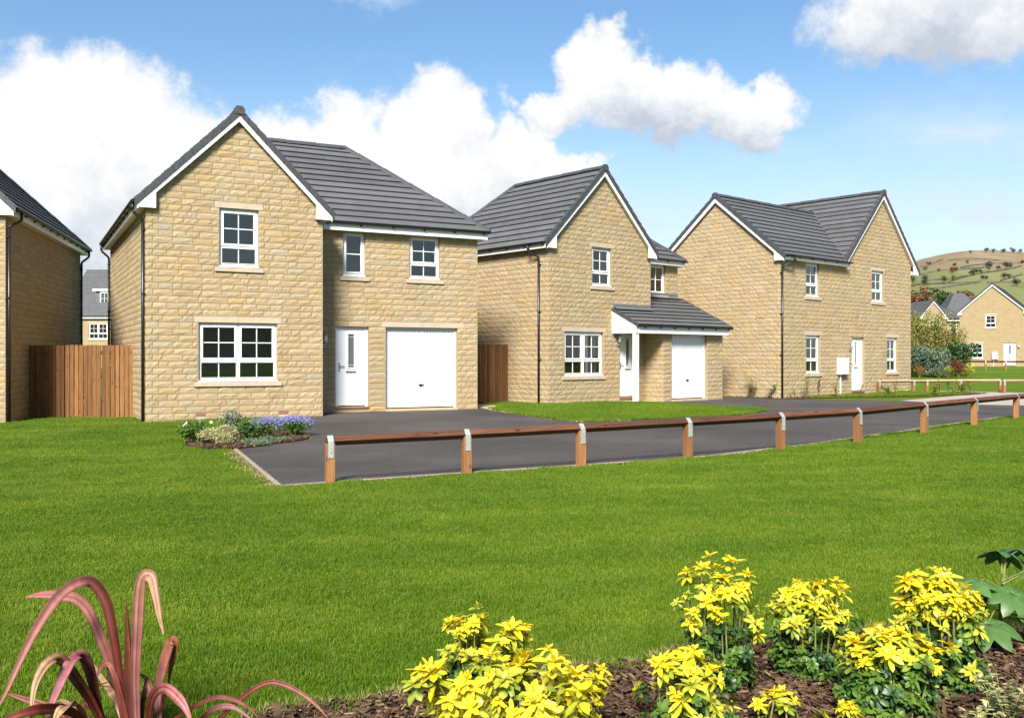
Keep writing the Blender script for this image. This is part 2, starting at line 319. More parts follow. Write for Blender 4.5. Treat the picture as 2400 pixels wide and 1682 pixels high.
def m_hill(N, b):
    co = worldco(N); s = N.new('ShaderNodeSeparateXYZ'); N.link(co, s.inputs[0])
    n = N.noise(co, 0.0034, 5.0, 0.6); nf = N.noise(co, 0.018, 6.0, 0.65)
    fields = N.new('ShaderNodeTexVoronoi'); fields.inputs['Scale'].default_value = 0.0036; N.link(co, fields.inputs['Vector'])
    fs = N.new('ShaderNodeSeparateColor'); N.link(fields.outputs['Color'], fs.inputs[0])
    green = N.ramp(N.math('ADD', N.math('MULTIPLY', fs.outputs[0], 0.6), N.math('MULTIPLY', nf, 0.4)), [(0.2, (0.084, 0.116, 0.0336)), (0.55, (0.132, 0.144, 0.056)), (0.85, (0.172, 0.164, 0.08))])  # field greens muted in the colour, standing in for thin distance haze
    moor = N.ramp(N.math('ADD', N.math('MULTIPLY', n, 0.5), N.math('MULTIPLY', nf, 0.5)), [(0.30, (0.12, 0.092, 0.052)), (0.5, (0.184, 0.136, 0.084)), (0.70, (0.264, 0.22, 0.136))])
    h = N.math('ADD', s.outputs[2], N.math('MULTIPLY', N.math('SUBTRACT', n, 0.5), 126.0))
    c = N.mix(N.step(h, 190.0, 240.0), green, moor)
    N.link(c, b.inputs['Base Color'])
material('hillside', m_hill, 0.95, 0.05)
def m_wallstone(N, b): N.link(N.ramp(N.noise(worldco(N), 0.2, 5.0), [(0.3, (0.05, 0.047, 0.038)), (0.7, (0.12, 0.11, 0.085))]), b.inputs['Base Color'])
material('dry_stone', m_wallstone, 0.95, 0.1)
def m_lampglass(N, b): b.inputs['Base Color'].default_value = (0.72, 0.74, 0.76, 1)
material('lamp_glass', m_lampglass, 0.15, 0.5)

# ------------------------------------------------------------------ mesh helpers
class MB:
    def __init__(s): s.v = []; s.f = []; s.c = []
    def add(s, vs, fs, col=None):
        o = len(s.v); s.v.extend(tuple(map(float, p)) for p in vs); s.f.extend(tuple(i + o for i in f) for f in fs)
        s.c.extend([col or (1, 1, 1)] * len(vs)); return s
    def hexa(s, p, col=None):      # 8 points: bottom ring 0-3, top ring 4-7
        return s.add(p, [(0, 3, 2, 1), (4, 5, 6, 7), (0, 1, 5, 4), (1, 2, 6, 5), (2, 3, 7, 6), (3, 0, 4, 7)], col)
    def box(s, x0, x1, y0, y1, z0, z1, col=None):
        return s.hexa([(x0, y0, z0), (x1, y0, z0), (x1, y1, z0), (x0, y1, z0), (x0, y0, z1), (x1, y0, z1), (x1, y1, z1), (x0, y1, z1)], col)
    def prism(s, poly, off, col=None):      # polygon (3d points) extruded along vector off
        n = len(poly); q = [tuple(Vector(p) + Vector(off)) for p in poly]
        return s.add(list(poly) + q, [tuple(range(n))[::-1], tuple(range(n, 2 * n))] + [(i, (i + 1) % n, n + (i + 1) % n, n + i) for i in range(n)], col)
    def tube(s, path, r, n=8, col=None, r1=None, cap=True):
        path = [Vector(p) for p in path]; vs = []; m = len(path); prev = None
        for i, p in enumerate(path):
            t = (path[min(i + 1, m - 1)] - path[max(i - 1, 0)]).normalized()
            a = t.cross(Vector((0, 0, 1)) if abs(t.z) < 0.95 else Vector((1, 0, 0))).normalized()
            if prev is not None:
                a = (prev - t * prev.dot(t)).normalized()
            prev = a; b = t.cross(a); rr = r if r1 is None else r + (r1 - r) * i / (m - 1)
            vs += [tuple(p + (a * math.cos(2 * math.pi * k / n) + b * math.sin(2 * math.pi * k / n)) * rr) for k in range(n)]
        fs = [(i * n + k, i * n + (k + 1) % n, (i + 1) * n + (k + 1) % n, (i + 1) * n + k) for i in range(m - 1) for k in range(n)]
        if cap: fs += [tuple(range(n))[::-1], tuple(range((m - 1) * n, m * n))]
        return s.add(vs, fs, col)
    def mesh(s, name, mat, smooth=False):
        me = bpy.data.meshes.new(name); me.from_pydata(s.v, [], s.f)
        at = me.attributes.new('col', 'FLOAT_COLOR', 'POINT')
        c = np.ones((len(s.v), 4), np.float32); c[:, :3] = np.array(s.c, np.float32).reshape(-1, 3); at.data.foreach_set('color', c.ravel())
        if mat: me.materials.append(MATS[mat])
        if smooth: me.polygons.foreach_set('use_smooth', [True] * len(me.polygons))
        me.update(); return me
    def obj(s, name, mat, parent=None, smooth=False, bevel=0.0):
        o = link(name, s.mesh(name, mat, smooth), parent)
        if bevel > 0:
            m = o.modifiers.new('bevel', 'BEVEL'); m.width = bevel; m.segments = 1; m.limit_method = 'ANGLE'
        return o
def link(name, me, parent=None):
    o = bpy.data.objects.new(name, me); COL.objects.link(o)
    if parent is not None: o.parent = parent
    return o
def tag(o, label, cat, group=None, kind=None):
    o['label'] = label; o['category'] = cat
    if group: o['group'] = group
    if kind: o['kind'] = kind
    return o
def thing(name, label, cat, loc=(0, 0, 0), rz=0.0, group=None):
    o = bpy.data.objects.new(name, None); COL.objects.link(o); o.location = loc; o.rotation_euler = (0, 0, rz)
    o.empty_display_size = 0.2
    return tag(o, label, cat, group)
def structure(o): o['kind'] = 'structure'; return o

# ------------------------------------------------------------------ terrain
def sst(a, b, x): t = min(1.0, max(0.0, (x - a) / (b - a))); return t * t * (3 - 2 * t)
def g(x, y):
    near = min(0.2, max(-0.16, 0.018 * x - 0.03)); far = min(0.0, max(-0.12, 0.03 * (x + 8.3)))
    t = sst(15, 25, y); return near + (far - near) * t + 0.72 * sst(42, 78, y)
def gp(px, py, lift=0.0):
    """photo pixel -> point on the ground"""
    dx, dz = (px - CX) / FPX, (YH - py) / FPX; y = 5.0; z = 0.0
    for _ in range(60):
        z = g(dx * y, y) + lift; yn = (z - HC) / dz; y = 0.5 * y + 0.5 * max(0.5, min(yn, 400))
    return Vector((dx * y, y, g(dx * y, y) + lift))
def at(px, py, y): return Vector(((px - CX) / FPX * y, y, HC + (YH - py) / FPX * y))
def sheet(name, poly, mat, lift, step=0.8, skirt=0.0, parent=None):
    """polygon (x,y) laid on the terrain"""
    P = [Vector((p[0], p[1])) for p in poly]; n = len(P)
    xs = [p.x for p in P]; ys = [p.y for p in P]; pts = []
    x = min(xs) + step / 2
    while x < max(xs):
        y = min(ys) + step / 2
        while y < max(ys):
            pts.append(Vector((x, y))); y += step
        x += step
    vs, es, fs, *_ = delaunay_2d_cdt(P + pts, [], [list(range(n))], 1, 1e-5)
    b = MB(); b.add([(v.x, v.y, g(v.x, v.y) + lift) for v in vs], [tuple(f) for f in fs])
    if skirt:
        for i in range(n):
            a, c = P[i], P[(i + 1) % n]
            b.add([(a.x, a.y, g(a.x, a.y) + lift), (c.x, c.y, g(c.x, c.y) + lift), (c.x, c.y, g(c.x, c.y) + lift - skirt), (a.x, a.y, g(a.x, a.y) + lift - skirt)], [(0, 1, 2, 3)])
    return b.obj(name, mat, parent)
def inside(x, y, poly):
    c = False; j = len(poly) - 1
    for i in range(len(poly)):
        xi, yi = poly[i][0], poly[i][1]; xj, yj = poly[j][0], poly[j][1]
        if (yi > y) != (yj > y) and x < (xj - xi) * (y - yi) / (yj - yi) + xi: c = not c
        j = i
    return c
def smooth_poly(pts, it=2):
    for _ in range(it):
        q = []
        for i in range(len(pts)):
            a, b = Vector(pts[i][:2]), Vector(pts[(i + 1) % len(pts)][:2]); q += [a * 0.75 + b * 0.25, a * 0.25 + b * 0.75]
        pts = q
    return [(p.x, p.y) for p in pts]

# ------------------------------------------------------------------ house kit
CRS = 0.15
STONE_COLS = [(0.432, 0.325, 0.187), (0.444, 0.336, 0.198), (0.419, 0.312, 0.175), (0.458, 0.350, 0.209), (0.416, 0.319, 0.190), (0.442, 0.326, 0.176), (0.427, 0.325, 0.190), (0.451, 0.345, 0.203)]
class House:
    def __init__(s, name, label, x0, y0, yaw, z0=0.0, cat='house'):
        s.e = thing(name, label, cat, (x0, y0, z0), math.radians(yaw))
        s.M = Matrix.Translation((x0, y0, z0)) @ Matrix.Rotation(math.radians(yaw), 4, 'Z')
        s.stones = []; s.roof = None
    def world(s, p): return s.M @ Vector(p)
class Panel:
    """a flat wall: s along it, z up, n outwards"""
    def __init__(s, h, kind, off): s.h = h; s.k = kind; s.o = off
    def P(s, a, z, n):
        if s.k == 'front': return (a, s.o - n, z)
        if s.k == 'back': return (a, s.o + n, z)
        if s.k == 'left': return (s.o - n, a, z)
        return (s.o + n, a, z)
    def box(s, mb, s0, s1, z0, z1, n0, n1, col=None):
        return mb.hexa([s.P(s0, z0, n0), s.P(s1, z0, n0), s.P(s1, z0, n1), s.P(s0, z0, n1), s.P(s0, z1, n0), s.P(s1, z1, n0), s.P(s1, z1, n1), s.P(s0, z1, n1)], col)

def stone_piece(p, s0, s1, z0, z1, col, r, rough=1.0):
    """one pitched-face stone, 40 triangles"""
    nx, nz = 4, 2; vs = []
    for j in range(nz + 1):
        for i in range(nx + 1):
            a = s0 + (s1 - s0) * i / nx; z = z0 + (z1 - z0) * j / nz
            edge = i in (0, nx) or j in (0, nz)
            if edge: n = 0.009 + 0.004 * r.random() * rough
            else:
                n = 0.014 + 0.013 * r.random() * rough; z += (r.random() - 0.5) * 0.05; a += (r.random() - 0.5) * 0.03
            vs.append(p.P(a, z, n))
    W = nx + 1; fs = [(j * W + i, j * W + i + 1, (j + 1) * W + i + 1, (j + 1) * W + i) for j in range(nz) for i in range(nx)]
    ring = [i for i in range(W)] + [j * W + nx for j in range(1, nz + 1)] + [nz * W + i for i in range(nx - 1, -1, -1)] + [j * W for j in range(nz - 1, 0, -1)]
    base = len(vs)
    for k in ring:
        j, i = divmod(k, W); vs.append(p.P(s0 + (s1 - s0) * i / nx, z0 + (z1 - z0) * j / nz, -0.004))
    m = len(ring); fs += [(ring[(k + 1) % m], ring[k], base + k, base + (k + 1) % m) for k in range(m)]
    return vs, fs, col

def stonework(p, s0, s1, zrows, top=None, holes=(), weight=1.0, seed=0, rows_from=-2, dim=1.0):
    """lay the courses; holes: (s0,s1,z0,z1) left free (openings, lintels, sills)"""
    r = random.Random(seed); h = p.h; J = 0.005
    for k in range(rows_from, zrows):
        z0, z1 = k * CRS + J, (k + 1) * CRS - J
        a, b = s0, s1
        if top is not None:
            lo, hi = top(z1); a, b = max(a, lo), min(b, hi)
        if b - a < 0.12: continue
        iv = [(a, b)]
        for (c, d, e, f) in holes:
            if e < z1 - 0.03 and f > z0 + 0.03:
                iv2 = []
                for (x, y) in iv:
                    if d <= x or c >= y: iv2.append((x, y)); continue
                    if c > x: iv2.append((x, c))
                    if d < y: iv2.append((d, y))
                iv = iv2
        for (x, y) in iv:
            L = y - x
            if L < 0.05: continue
            cuts = [x]; cur = x + (0.14 if k % 2 else 0.27) * (1 if L > 0.5 else 10)
            while cur < y - 0.13:
                cuts.append(cur); cur += r.choice((0.21, 0.30, 0.33, 0.43, 0.44, 0.45))
            cuts.append(y)
            for i in range(len(cuts) - 1):
                c = r.choice(STONE_COLS); t = r.uniform(0.94, 1.06)
                if r.random() < 0.06: c = (0.415, 0.338, 0.220)
                if r.random() < 0.05: c = (0.452, 0.322, 0.158)
                h.stones.append((weight * (cuts[i + 1] - cuts[i]) * (1 + 0.001 * r.random()), stone_piece(p, cuts[i] + J, cuts[i + 1] - J, z0, z1, tuple(q * t * 0.775 for q in c), r)))
def finish_stones(h, maxn=300):
    h.stones.sort(key=lambda t: -t[0])
    for w, (vs, fs, c) in h.stones[:maxn]: MB().add(vs, fs, c).obj('stone', 'stone', h.e)
    rest = h.stones[maxn:]
    if rest:
        m = MB()
        for w, (vs, fs, c) in rest: m.add(vs, fs, c)
        o = m.obj('stonework', 'stone', h.e); o['kind'] = 'stuff'

def wall_mesh(p, s0, s1, z0, z1, holes=(), gable=None, reveal=0.10, mat='mortar', name='wall'):
    """backing wall with real openings; gable: (apex_s, apex_z) triangle above z1"""
    m = MB(); S = sorted({s0, s1} | {v for q in holes for v in q[:2]}); Z = sorted({z0, z1} | {v for q in holes for v in q[2:4]})
    for i in range(len(S) - 1):
        for j in range(len(Z) - 1):
            cs, cz = (S[i] + S[i + 1]) / 2, (Z[j] + Z[j + 1]) / 2
            if any(a < cs < b and c < cz < d for (a, b, c, d) in holes): continue
            m.add([p.P(S[i], Z[j], 0), p.P(S[i + 1], Z[j], 0), p.P(S[i + 1], Z[j + 1], 0), p.P(S[i], Z[j + 1], 0)], [(0, 1, 2, 3)])
    if gable: m.add([p.P(s0, z1, 0), p.P(s1, z1, 0), p.P(gable[0], gable[1], 0)], [(0, 1, 2)])
    for (a, b, c, d) in holes:
        q = [(a, c), (b, c), (b, d), (a, d)]
        for i in range(4):
            (x, z), (x2, z2) = q[i], q[(i + 1) % 4]
            m.add([p.P(x, z, 0), p.P(x2, z2, 0), p.P(x2, z2, -reveal), p.P(x, z, -reveal)], [(0, 1, 2, 3)])
    return m.obj(name, mat, p.h.e)

def window(p, s0, s1, z0, z1, style='single', depth=0.07, curtain=0, lintel=True, sill=True, back=0.07, split=True, ends=0.11, room=True, castmat='cast_stone'):
    """white casement with glazing bars, panes, and a room behind"""
    e = p.h.e; m = MB(); fr = 0.055; n0, n1 = -depth - 0.06, -depth
    for (a, b, c, d) in ((s0, s0 + fr, z0, z1), (s1 - fr, s1, z0, z1), (s0 + fr, s1 - fr, z1 - fr, z1), (s0 + fr, s1 - fr, z0, z0 + fr)): p.box(m, a, b, c, d, n0, n1)
    p.box(m, s0 - 0.012, s1 + 0.012, z0 - 0.035, z0 - 0.002, n0, 0.012)                       # projecting plastic cill
    win = m.obj('window', 'white_plastic', e)
    bays = [(s0 + fr, s1 - fr)]; ztr = z0 + (z1 - z0) * 0.335
    if style == 'double':
        mid = (s0 + s1) / 2; bays = [(s0 + fr, mid - 0.03), (mid + 0.03, s1 - fr)]
        mm = MB(); p.box(mm, mid - 0.03, mid + 0.03, z0 + fr, z1 - fr, n0, n1 - 0.002); mm.obj('mullion', 'white_plastic', win)
        for (a, b) in bays:
            v = MB(); p.box(v, (a + b) / 2 - 0.2, (a + b) / 2 + 0.2, z1 - 0.034, z1 - 0.014, n1 + 0.001, n1 + 0.018); v.obj('trickle_vent', 'white_plastic', win)
    for (a, b) in bays:
        if style == 'tall2':
            parts = [(a, b, z0 + fr, z1 - fr, 1, 2, 0.045)]
        else:
            t = MB(); p.box(t, a, b, ztr - 0.025, ztr + 0.025, n0, n1 - 0.003); t.obj('transom', 'white_plastic', win)
            parts = [(a, b, ztr + 0.025, z1 - fr, 2, 2, 0.05), (a, b, z0 + fr, ztr - 0.025, 2, 1, 0.012)]
        for (x0, x1, y0, y1, nx, ny, sw) in parts:
            sa = MB(); k0, k1 = n0 + 0.012, n1 + 0.016
            for (c, d, f, q) in ((x0, x0 + sw, y0, y1), (x1 - sw, x1, y0, y1), (x0 + sw, x1 - sw, y1 - sw, y1), (x0 + sw, x1 - sw, y0, y0 + sw)): p.box(sa, c, d, f, q, k0, k1)
            sa.obj('sash', 'white_plastic', win)
            gx0, gx1, gy0, gy1 = x0 + sw, x1 - sw, y0 + sw, y1 - sw; bw = 0.011; gn = n1 - 0.024
            bar = MB()
            for i in range(1, nx): c = gx0 + (gx1 - gx0) * i / nx; p.box(bar, c - bw, c + bw, gy0, gy1, gn - 0.006, gn + 0.012)
            for j in range(1, ny): c = gy0 + (gy1 - gy0) * j / ny; p.box(bar, gx0, gx1, c - bw, c + bw, gn - 0.005, gn + 0.011)
            bar.obj('glazing_bar', 'white_plastic', win)
            for i in range(nx):
                for j in range(ny):
                    pa = MB(); ga, gb = gx0 + (gx1 - gx0) * i / nx, gx0 + (gx1 - gx0) * (i + 1) / nx; gc, gd = gy0 + (gy1 - gy0) * j / ny, gy0 + (gy1 - gy0) * (j + 1) / ny
                    pa.add([p.P(ga, gc, gn), p.P(gb, gc, gn), p.P(gb, gd, gn), p.P(ga, gd, gn)], [(0, 1, 2, 3)]); pa.obj('pane', 'glass', win)
    if room:
        r = MB(); b0, b1, c0, c1, dd = s0 - 0.5, s1 + 0.5, z0 - 0.7, z1 + 0.35, -1.9; f0 = -depth - 0.08
        Q = lambda a, z, n: p.P(a, z, n)
        r.add([Q(b0, c0, dd), Q(b1, c0, dd), Q(b1, c1, dd), Q(b0, c1, dd), Q(b0, c0, f0), Q(b1, c0, f0), Q(b1, c1, f0), Q(b0, c1, f0)], [(0, 1, 2, 3), (0, 4, 5, 1), (3, 2, 6, 7), (0, 3, 7, 4), (1, 5, 6, 2)])
        o0, o1, q0, q1 = s0 + 0.02, s1 - 0.02, z0 + 0.02, z1 - 0.02     # inner face of the wall round the opening
        r.add([Q(b0, c0, f0), Q(b1, c0, f0), Q(b1, q0, f0), Q(b0, q0, f0), Q(b0, q1, f0), Q(b1, q1, f0), Q(b1, c1, f0), Q(b0, c1, f0), Q(o0, q0, f0), Q(o0, q1, f0), Q(o1, q0, f0), Q(o1, q1, f0)],
              [(0, 1, 2, 3), (4, 5, 6, 7), (3, 8, 9, 4), (10, 2, 5, 11)])
        r.obj('room', 'room', win)
        if curtain:
            cu = MB(); ns = 14; cs0, cs1 = (s1 - (s1 - s0) * curtain, s1 - 0.03); pts = [(cs0 + (cs1 - cs0) * i / ns, -depth - 0.15 - 0.02 * math.sin(i * 2.4)) for i in range(ns + 1)]
            for i in range(ns):
                (a, n), (b, n2) = pts[i], pts[i + 1]
                cu.add([p.P(a, z0 + 0.02, n), p.P(b, z0 + 0.02, n2), p.P(b, z1 - 0.02, n2), p.P(a, z1 - 0.02, n)], [(0, 1, 2, 3)])
            cu.obj('curtain', 'curtain', win)
    if lintel: lintel_block(p, s0 - ends, s1 + ends, z1, z1 + CRS, split and style == 'double', castmat)
    if sill: sill_block(p, s0 - ends, s1 + ends, z0 - CRS - 0.0, z0 - 0.036, split and style == 'double', castmat)
    return win
def lintel_block(p, a, b, z0, z1, split=False, mat='cast_stone', n=0.016):
    cuts = [a, (a + b) / 2, b] if split else [a, b]
    for i in range(len(cuts) - 1):
        m = MB(); p.box(m, cuts[i] + (0.003 if i else 0), cuts[i + 1], z0 + 0.002, z1 - 0.004, -0.1, n); m.obj('lintel', mat, p.h.e, bevel=0.005)
def sill_block(p, a, b, z0, z1, split=False, mat='cast_stone'):
    cuts = [a, (a + b) / 2, b] if split else [a, b]
    for i in range(len(cuts) - 1):
        m = MB(); s0, s1 = cuts[i] + (0.003 if i else 0), cuts[i + 1]
        m.hexa([p.P(s0, z0 + 0.004, -0.1), p.P(s1, z0 + 0.004, -0.1), p.P(s1, z0 + 0.004, 0.055), p.P(s0, z0 + 0.004, 0.055), p.P(s0, z1, -0.1), p.P(s1, z1, -0.1), p.P(s1, z1 - 0.02, 0.055), p.P(s0, z1 - 0.02, 0.055)])
        m.obj('sill', mat, p.h.e, bevel=0.005)
def hole_of(s0, s1, z0, z1, ends=0.11, lintel=True, sill=True):
    h = [(s0, s1, z0 - 0.036, z1)]
    if lintel: h.append((s0 - ends - 0.004, s1 + ends + 0.004, z1, z1 + CRS))
    if sill: h.append((s0 - ends - 0.004, s1 + ends + 0.004, z0 - CRS, z0))
    return h

def front_door(p, s0, s1, z0, z1, handle='left', depth=0.08, gs=None):
    e = p.h.e; m = MB(); fr = 0.07; n0, n1 = -depth - 0.07, -depth
    for (a, b, c, d) in ((s0, s0 + fr, z0, z1), (s1 - fr, s1, z0, z1), (s0 + fr, s1 - fr, z1 - fr, z1)): p.box(m, a, b, c, d, n0, n1)
    fo = m.obj('door_frame', 'white_plastic', e)
    d = MB(); a, b = s0 + fr + 0.004, s1 - fr - 0.004; c = (a + b) / 2 if gs is None else gs; gw = 0.085; gz0, gz1 = z0 + 1.02, z1 - fr - 0.12
    zt = z1 - fr - 0.004; dn = n1 - 0.012
    for (q0, q1, y0, y1) in ((a, c - gw, z0 + 0.03, zt), (c + gw, b, z0 + 0.03, zt), (c - gw, c + gw, z0 + 0.03, gz0), (c - gw, c + gw, gz1, zt)): p.box(d, q0, q1, y0, y1, n0 + 0.01, dn)
    do = d.obj('door', 'white_plastic', e)
    k = MB()
    for (q0, q1, y0, y1) in ((c - gw - 0.03, c - gw + 0.005, gz0 - 0.03, gz1 + 0.03), (c + gw - 0.005, c + gw + 0.03, gz0 - 0.03, gz1 + 0.03), (c - gw, c + gw, gz1 - 0.005, gz1 + 0.03), (c - gw, c + gw, gz0 - 0.03, gz0 + 0.005)): p.box(k, q0, q1, y0, y1, dn - 0.01, dn + 0.014)
    k.obj('glass_surround', 'white_plastic', do)
    gl = MB(); p.box(gl, c - gw + 0.006, c + gw - 0.006, gz0 + 0.006, gz1 - 0.006, dn - 0.03, dn - 0.02); gl.obj('glass', 'frosted_glass', do)
    l = MB()
    for z in (gz0 + 0.07, gz1 - 0.07): p.box(l, c - gw + 0.006, c + gw - 0.006, z - 0.004, z + 0.004, dn - 0.02, dn - 0.016)
    l.obj('glass_bar', 'lamp_glass', do)
    lb = MB(); p.box(lb, c - 0.14, c + 0.14, gz0 - 0.135, gz0 - 0.085, dn, dn + 0.014); lb.obj('letterbox', 'metal', do, bevel=0.004)
    hs = a + 0.055 if handle == 'left' else b - 0.055; hd = MB()
    p.box(hd, hs - 0.016, hs + 0.016, z0 + 0.92, z0 + 1.15, dn, dn + 0.014); q = 0.13 if handle == 'left' else -0.13
    p.box(hd, min(hs, hs + q), max(hs, hs + q), z0 + 1.055, z0 + 1.075, dn + 0.035, dn + 0.052); p.box(hd, hs - 0.009, hs + 0.009, z0 + 1.054, z0 + 1.076, dn + 0.014, dn + 0.052)
    hd.obj('handle', 'metal', do)
    th = MB(); p.box(th, s0 - 0.01, s1 + 0.01, z0 - 0.045, z0 - 0.005, -depth - 0.07, 0.035); th.obj('threshold', 'terracotta', e)
    bk = MB(); p.box(bk, s0, s1, z0, z1, n0 - 0.05, n0 - 0.01); bk.obj('door_backing', 'room', do)
    return do
def garage_door(p, s0, s1, z0, z1, depth=0.09):
    e = p.h.e; fr = 0.06; n1 = -depth; m = MB()
    for (a, b, c, d) in ((s0, s0 + fr, z0, z1), (s1 - fr, s1, z0, z1), (s0 + fr, s1 - fr, z1 - fr, z1)): p.box(m, a, b, c, d, n1 - 0.08, n1)
    m.obj('garage_frame', 'white_plastic', e)
    a, b = s0 + fr + 0.004, s1 - fr - 0.004; n = int((b - a) / 0.088); pr = []
    for i in range(n):
        x = a + (b - a) * i / n; w = (b - a) / n
        pr += [(x, 0.0), (x + w * 0.10, 0.0), (x + w * 0.13, -0.032), (x + w * 0.29, -0.032), (x + w * 0.32, 0.0)]
    pr.append((b, 0.0)); vs = []; fs = []; nn = n1 - 0.02
    for (x, k) in pr: vs += [p.P(x, z0 + 0.03, nn + k), p.P(x, z1 - fr - 0.005, nn + k)]
    for i in range(len(pr) - 1): fs.append((2 * i, 2 * i + 2, 2 * i + 3, 2 * i + 1))
    go = MB().add(vs, fs).obj('garage_door', 'white_plastic', e)
    bk = MB(); p.box(bk, a, b, z0 + 0.03, z1 - fr - 0.005, nn - 0.05, nn - 0.02); bk.obj('door_backing', 'white_plastic', go)
    hd = MB(); c = (a + b) / 2
    p.box(hd, c - 0.02, c + 0.02, z0 + 0.58, z0 + 0.66, nn, nn + 0.014); p.box(hd, c - 0.075, c + 0.075, z0 + 0.632, z0 + 0.654, nn + 0.016, nn + 0.04); hd.obj('handle', 'black_plastic', go)
    sl = MB(); p.box(sl, s0, s1, z0 - 0.06, z0 - 0.004, -depth - 0.1, 0.03); sl.obj('threshold', 'buff_paving', e)
def wall_lamp(p, s, z):
    m = MB(); c = lambda a, zz, n: Vector(p.P(a, zz, n))
    m.tube([c(s, z - 0.12, 0.015), c(s, z - 0.12, 0.035)], 0.055, 10); m.tube([c(s, z - 0.12, 0.03), c(s, z - 0.15, 0.09), c(s, z - 0.10, 0.13), c(s, z - 0.03, 0.13)], 0.012, 6)
    m.tube([c(s, z - 0.04, 0.13), c(s, z - 0.02, 0.13)], 0.06, 10); m.tube([c(s, z + 0.15, 0.13), c(s, z + 0.17, 0.13), c(s, z + 0.21, 0.13)], 0.065, 10, r1=0.02)
    o = m.obj('wall_lamp', 'metal', p.h.e); gl = MB(); gl.tube([c(s, z - 0.02, 0.13), c(s, z + 0.15, 0.13)], 0.045, 10); gl.obj('lamp_glass', 'lamp_glass', o, smooth=True)

GAUGE = 0.295
def clip_b(poly, b, keep_above):
    out = []; n = len(poly)
    for i in range(n):
        p, q = poly[i], poly[(i + 1) % n]; ip = (p[1] >= b) == keep_above or abs(p[1] - b) < 1e-9; iq = (q[1] >= b) == keep_above or abs(q[1] - b) < 1e-9
        if ip: out.append(p)
        if ip != iq and abs(q[1] - p[1]) > 1e-9:
            t = (b - p[1]) / (q[1] - p[1]); out.append((p[0] + (q[0] - p[0]) * t, b))
    return out
def slope(h, O, A, B, poly, joined=False, gauge=GAUGE):
    """tiled roof slope. O origin, A unit along the eave, B unit up the slope; convex polygon in (a,b). One object per tile course."""
    O, A, B = Vector(O), Vector(A).normalized(), Vector(B).normalized(); Nn = A.cross(B)
    if Nn.z < 0: Nn = -Nn
    blo, bhi = min(p[1] for p in poly), max(p[1] for p in poly)
    dk = MB(); dk.add([O + A * a + B * b - Nn * 0.012 for a, b in poly], [tuple(range(len(poly)))]); 
    if h.roof is None: h.roof = dk.obj('roof', 'ridge_tile', h.e)
    else: dk.obj('roof_deck', 'ridge_tile', h.roof)
    k = 0; big = MB(); b0 = blo
    while b0 < bhi - 0.02:
        b1 = min(b0 + gauge, bhi); q = clip_b(clip_b(poly, b0, True), b1, False)
        if len(q) >= 3:
            top = []; bot = []
            for a, b in q:
                t = (b - b0) / gauge
                top.append(O + A * a + B * b + Nn * (0.052 - 0.044 * t)); bot.append(O + A * a + B * b + Nn * (0.024 - 0.030 * t))
            n = len(q); m = big if joined else MB()
            m.add([tuple(v) for v in top + bot], [tuple(range(n)), tuple(range(n, 2 * n))[::-1]] + [(i, n + i, n + (i + 1) % n, (i + 1) % n) for i in range(n)])
            if not joined: m.obj('tile_course', 'roof_tile', h.roof)
        b0 += gauge; k += 1
    if joined: big.obj('tiling', 'roof_tile', h.roof)
def ridge(h, p0, p1, L=0.45, r=0.115, joined=False):
    p0, p1 = Vector(p0), Vector(p1); d = p1 - p0; n = max(1, round(d.length / L)); t = d.normalized(); s = t.cross(Vector((0, 0, 1))).normalized(); up = s.cross(t)
    if up.z < 0: up = -up
    big = MB()
    for i in range(n):
        a, b = p0 + d * (i / n), p0 + d * ((i + 1) / n) - t * 0.006; m = big if joined else MB(); lift = 0.012 if i % 2 else 0.006
        prof = [(-1.25, -0.62), (-0.75, -0.02), (-0.3, 0.36), (0.3, 0.36), (0.75, -0.02), (1.25, -0.62)]
        q0 = [a + s * x * r + up * (z * r + lift + 0.02) for x, z in prof]; q1 = [b + s * x * r + up * (z * r + lift + 0.026) for x, z in prof]
        k = len(prof); m.add([tuple(v) for v in q0 + q1], [(j, j + 1, k + j + 1, k + j) for j in range(k - 1)] + [tuple(range(k)), tuple(range(k, 2 * k))[::-1]])
        if not joined: m.obj('ridge_tile', 'ridge_tile', h.roof)
    if joined: big.obj('ridge_tile', 'ridge_tile', h.roof)

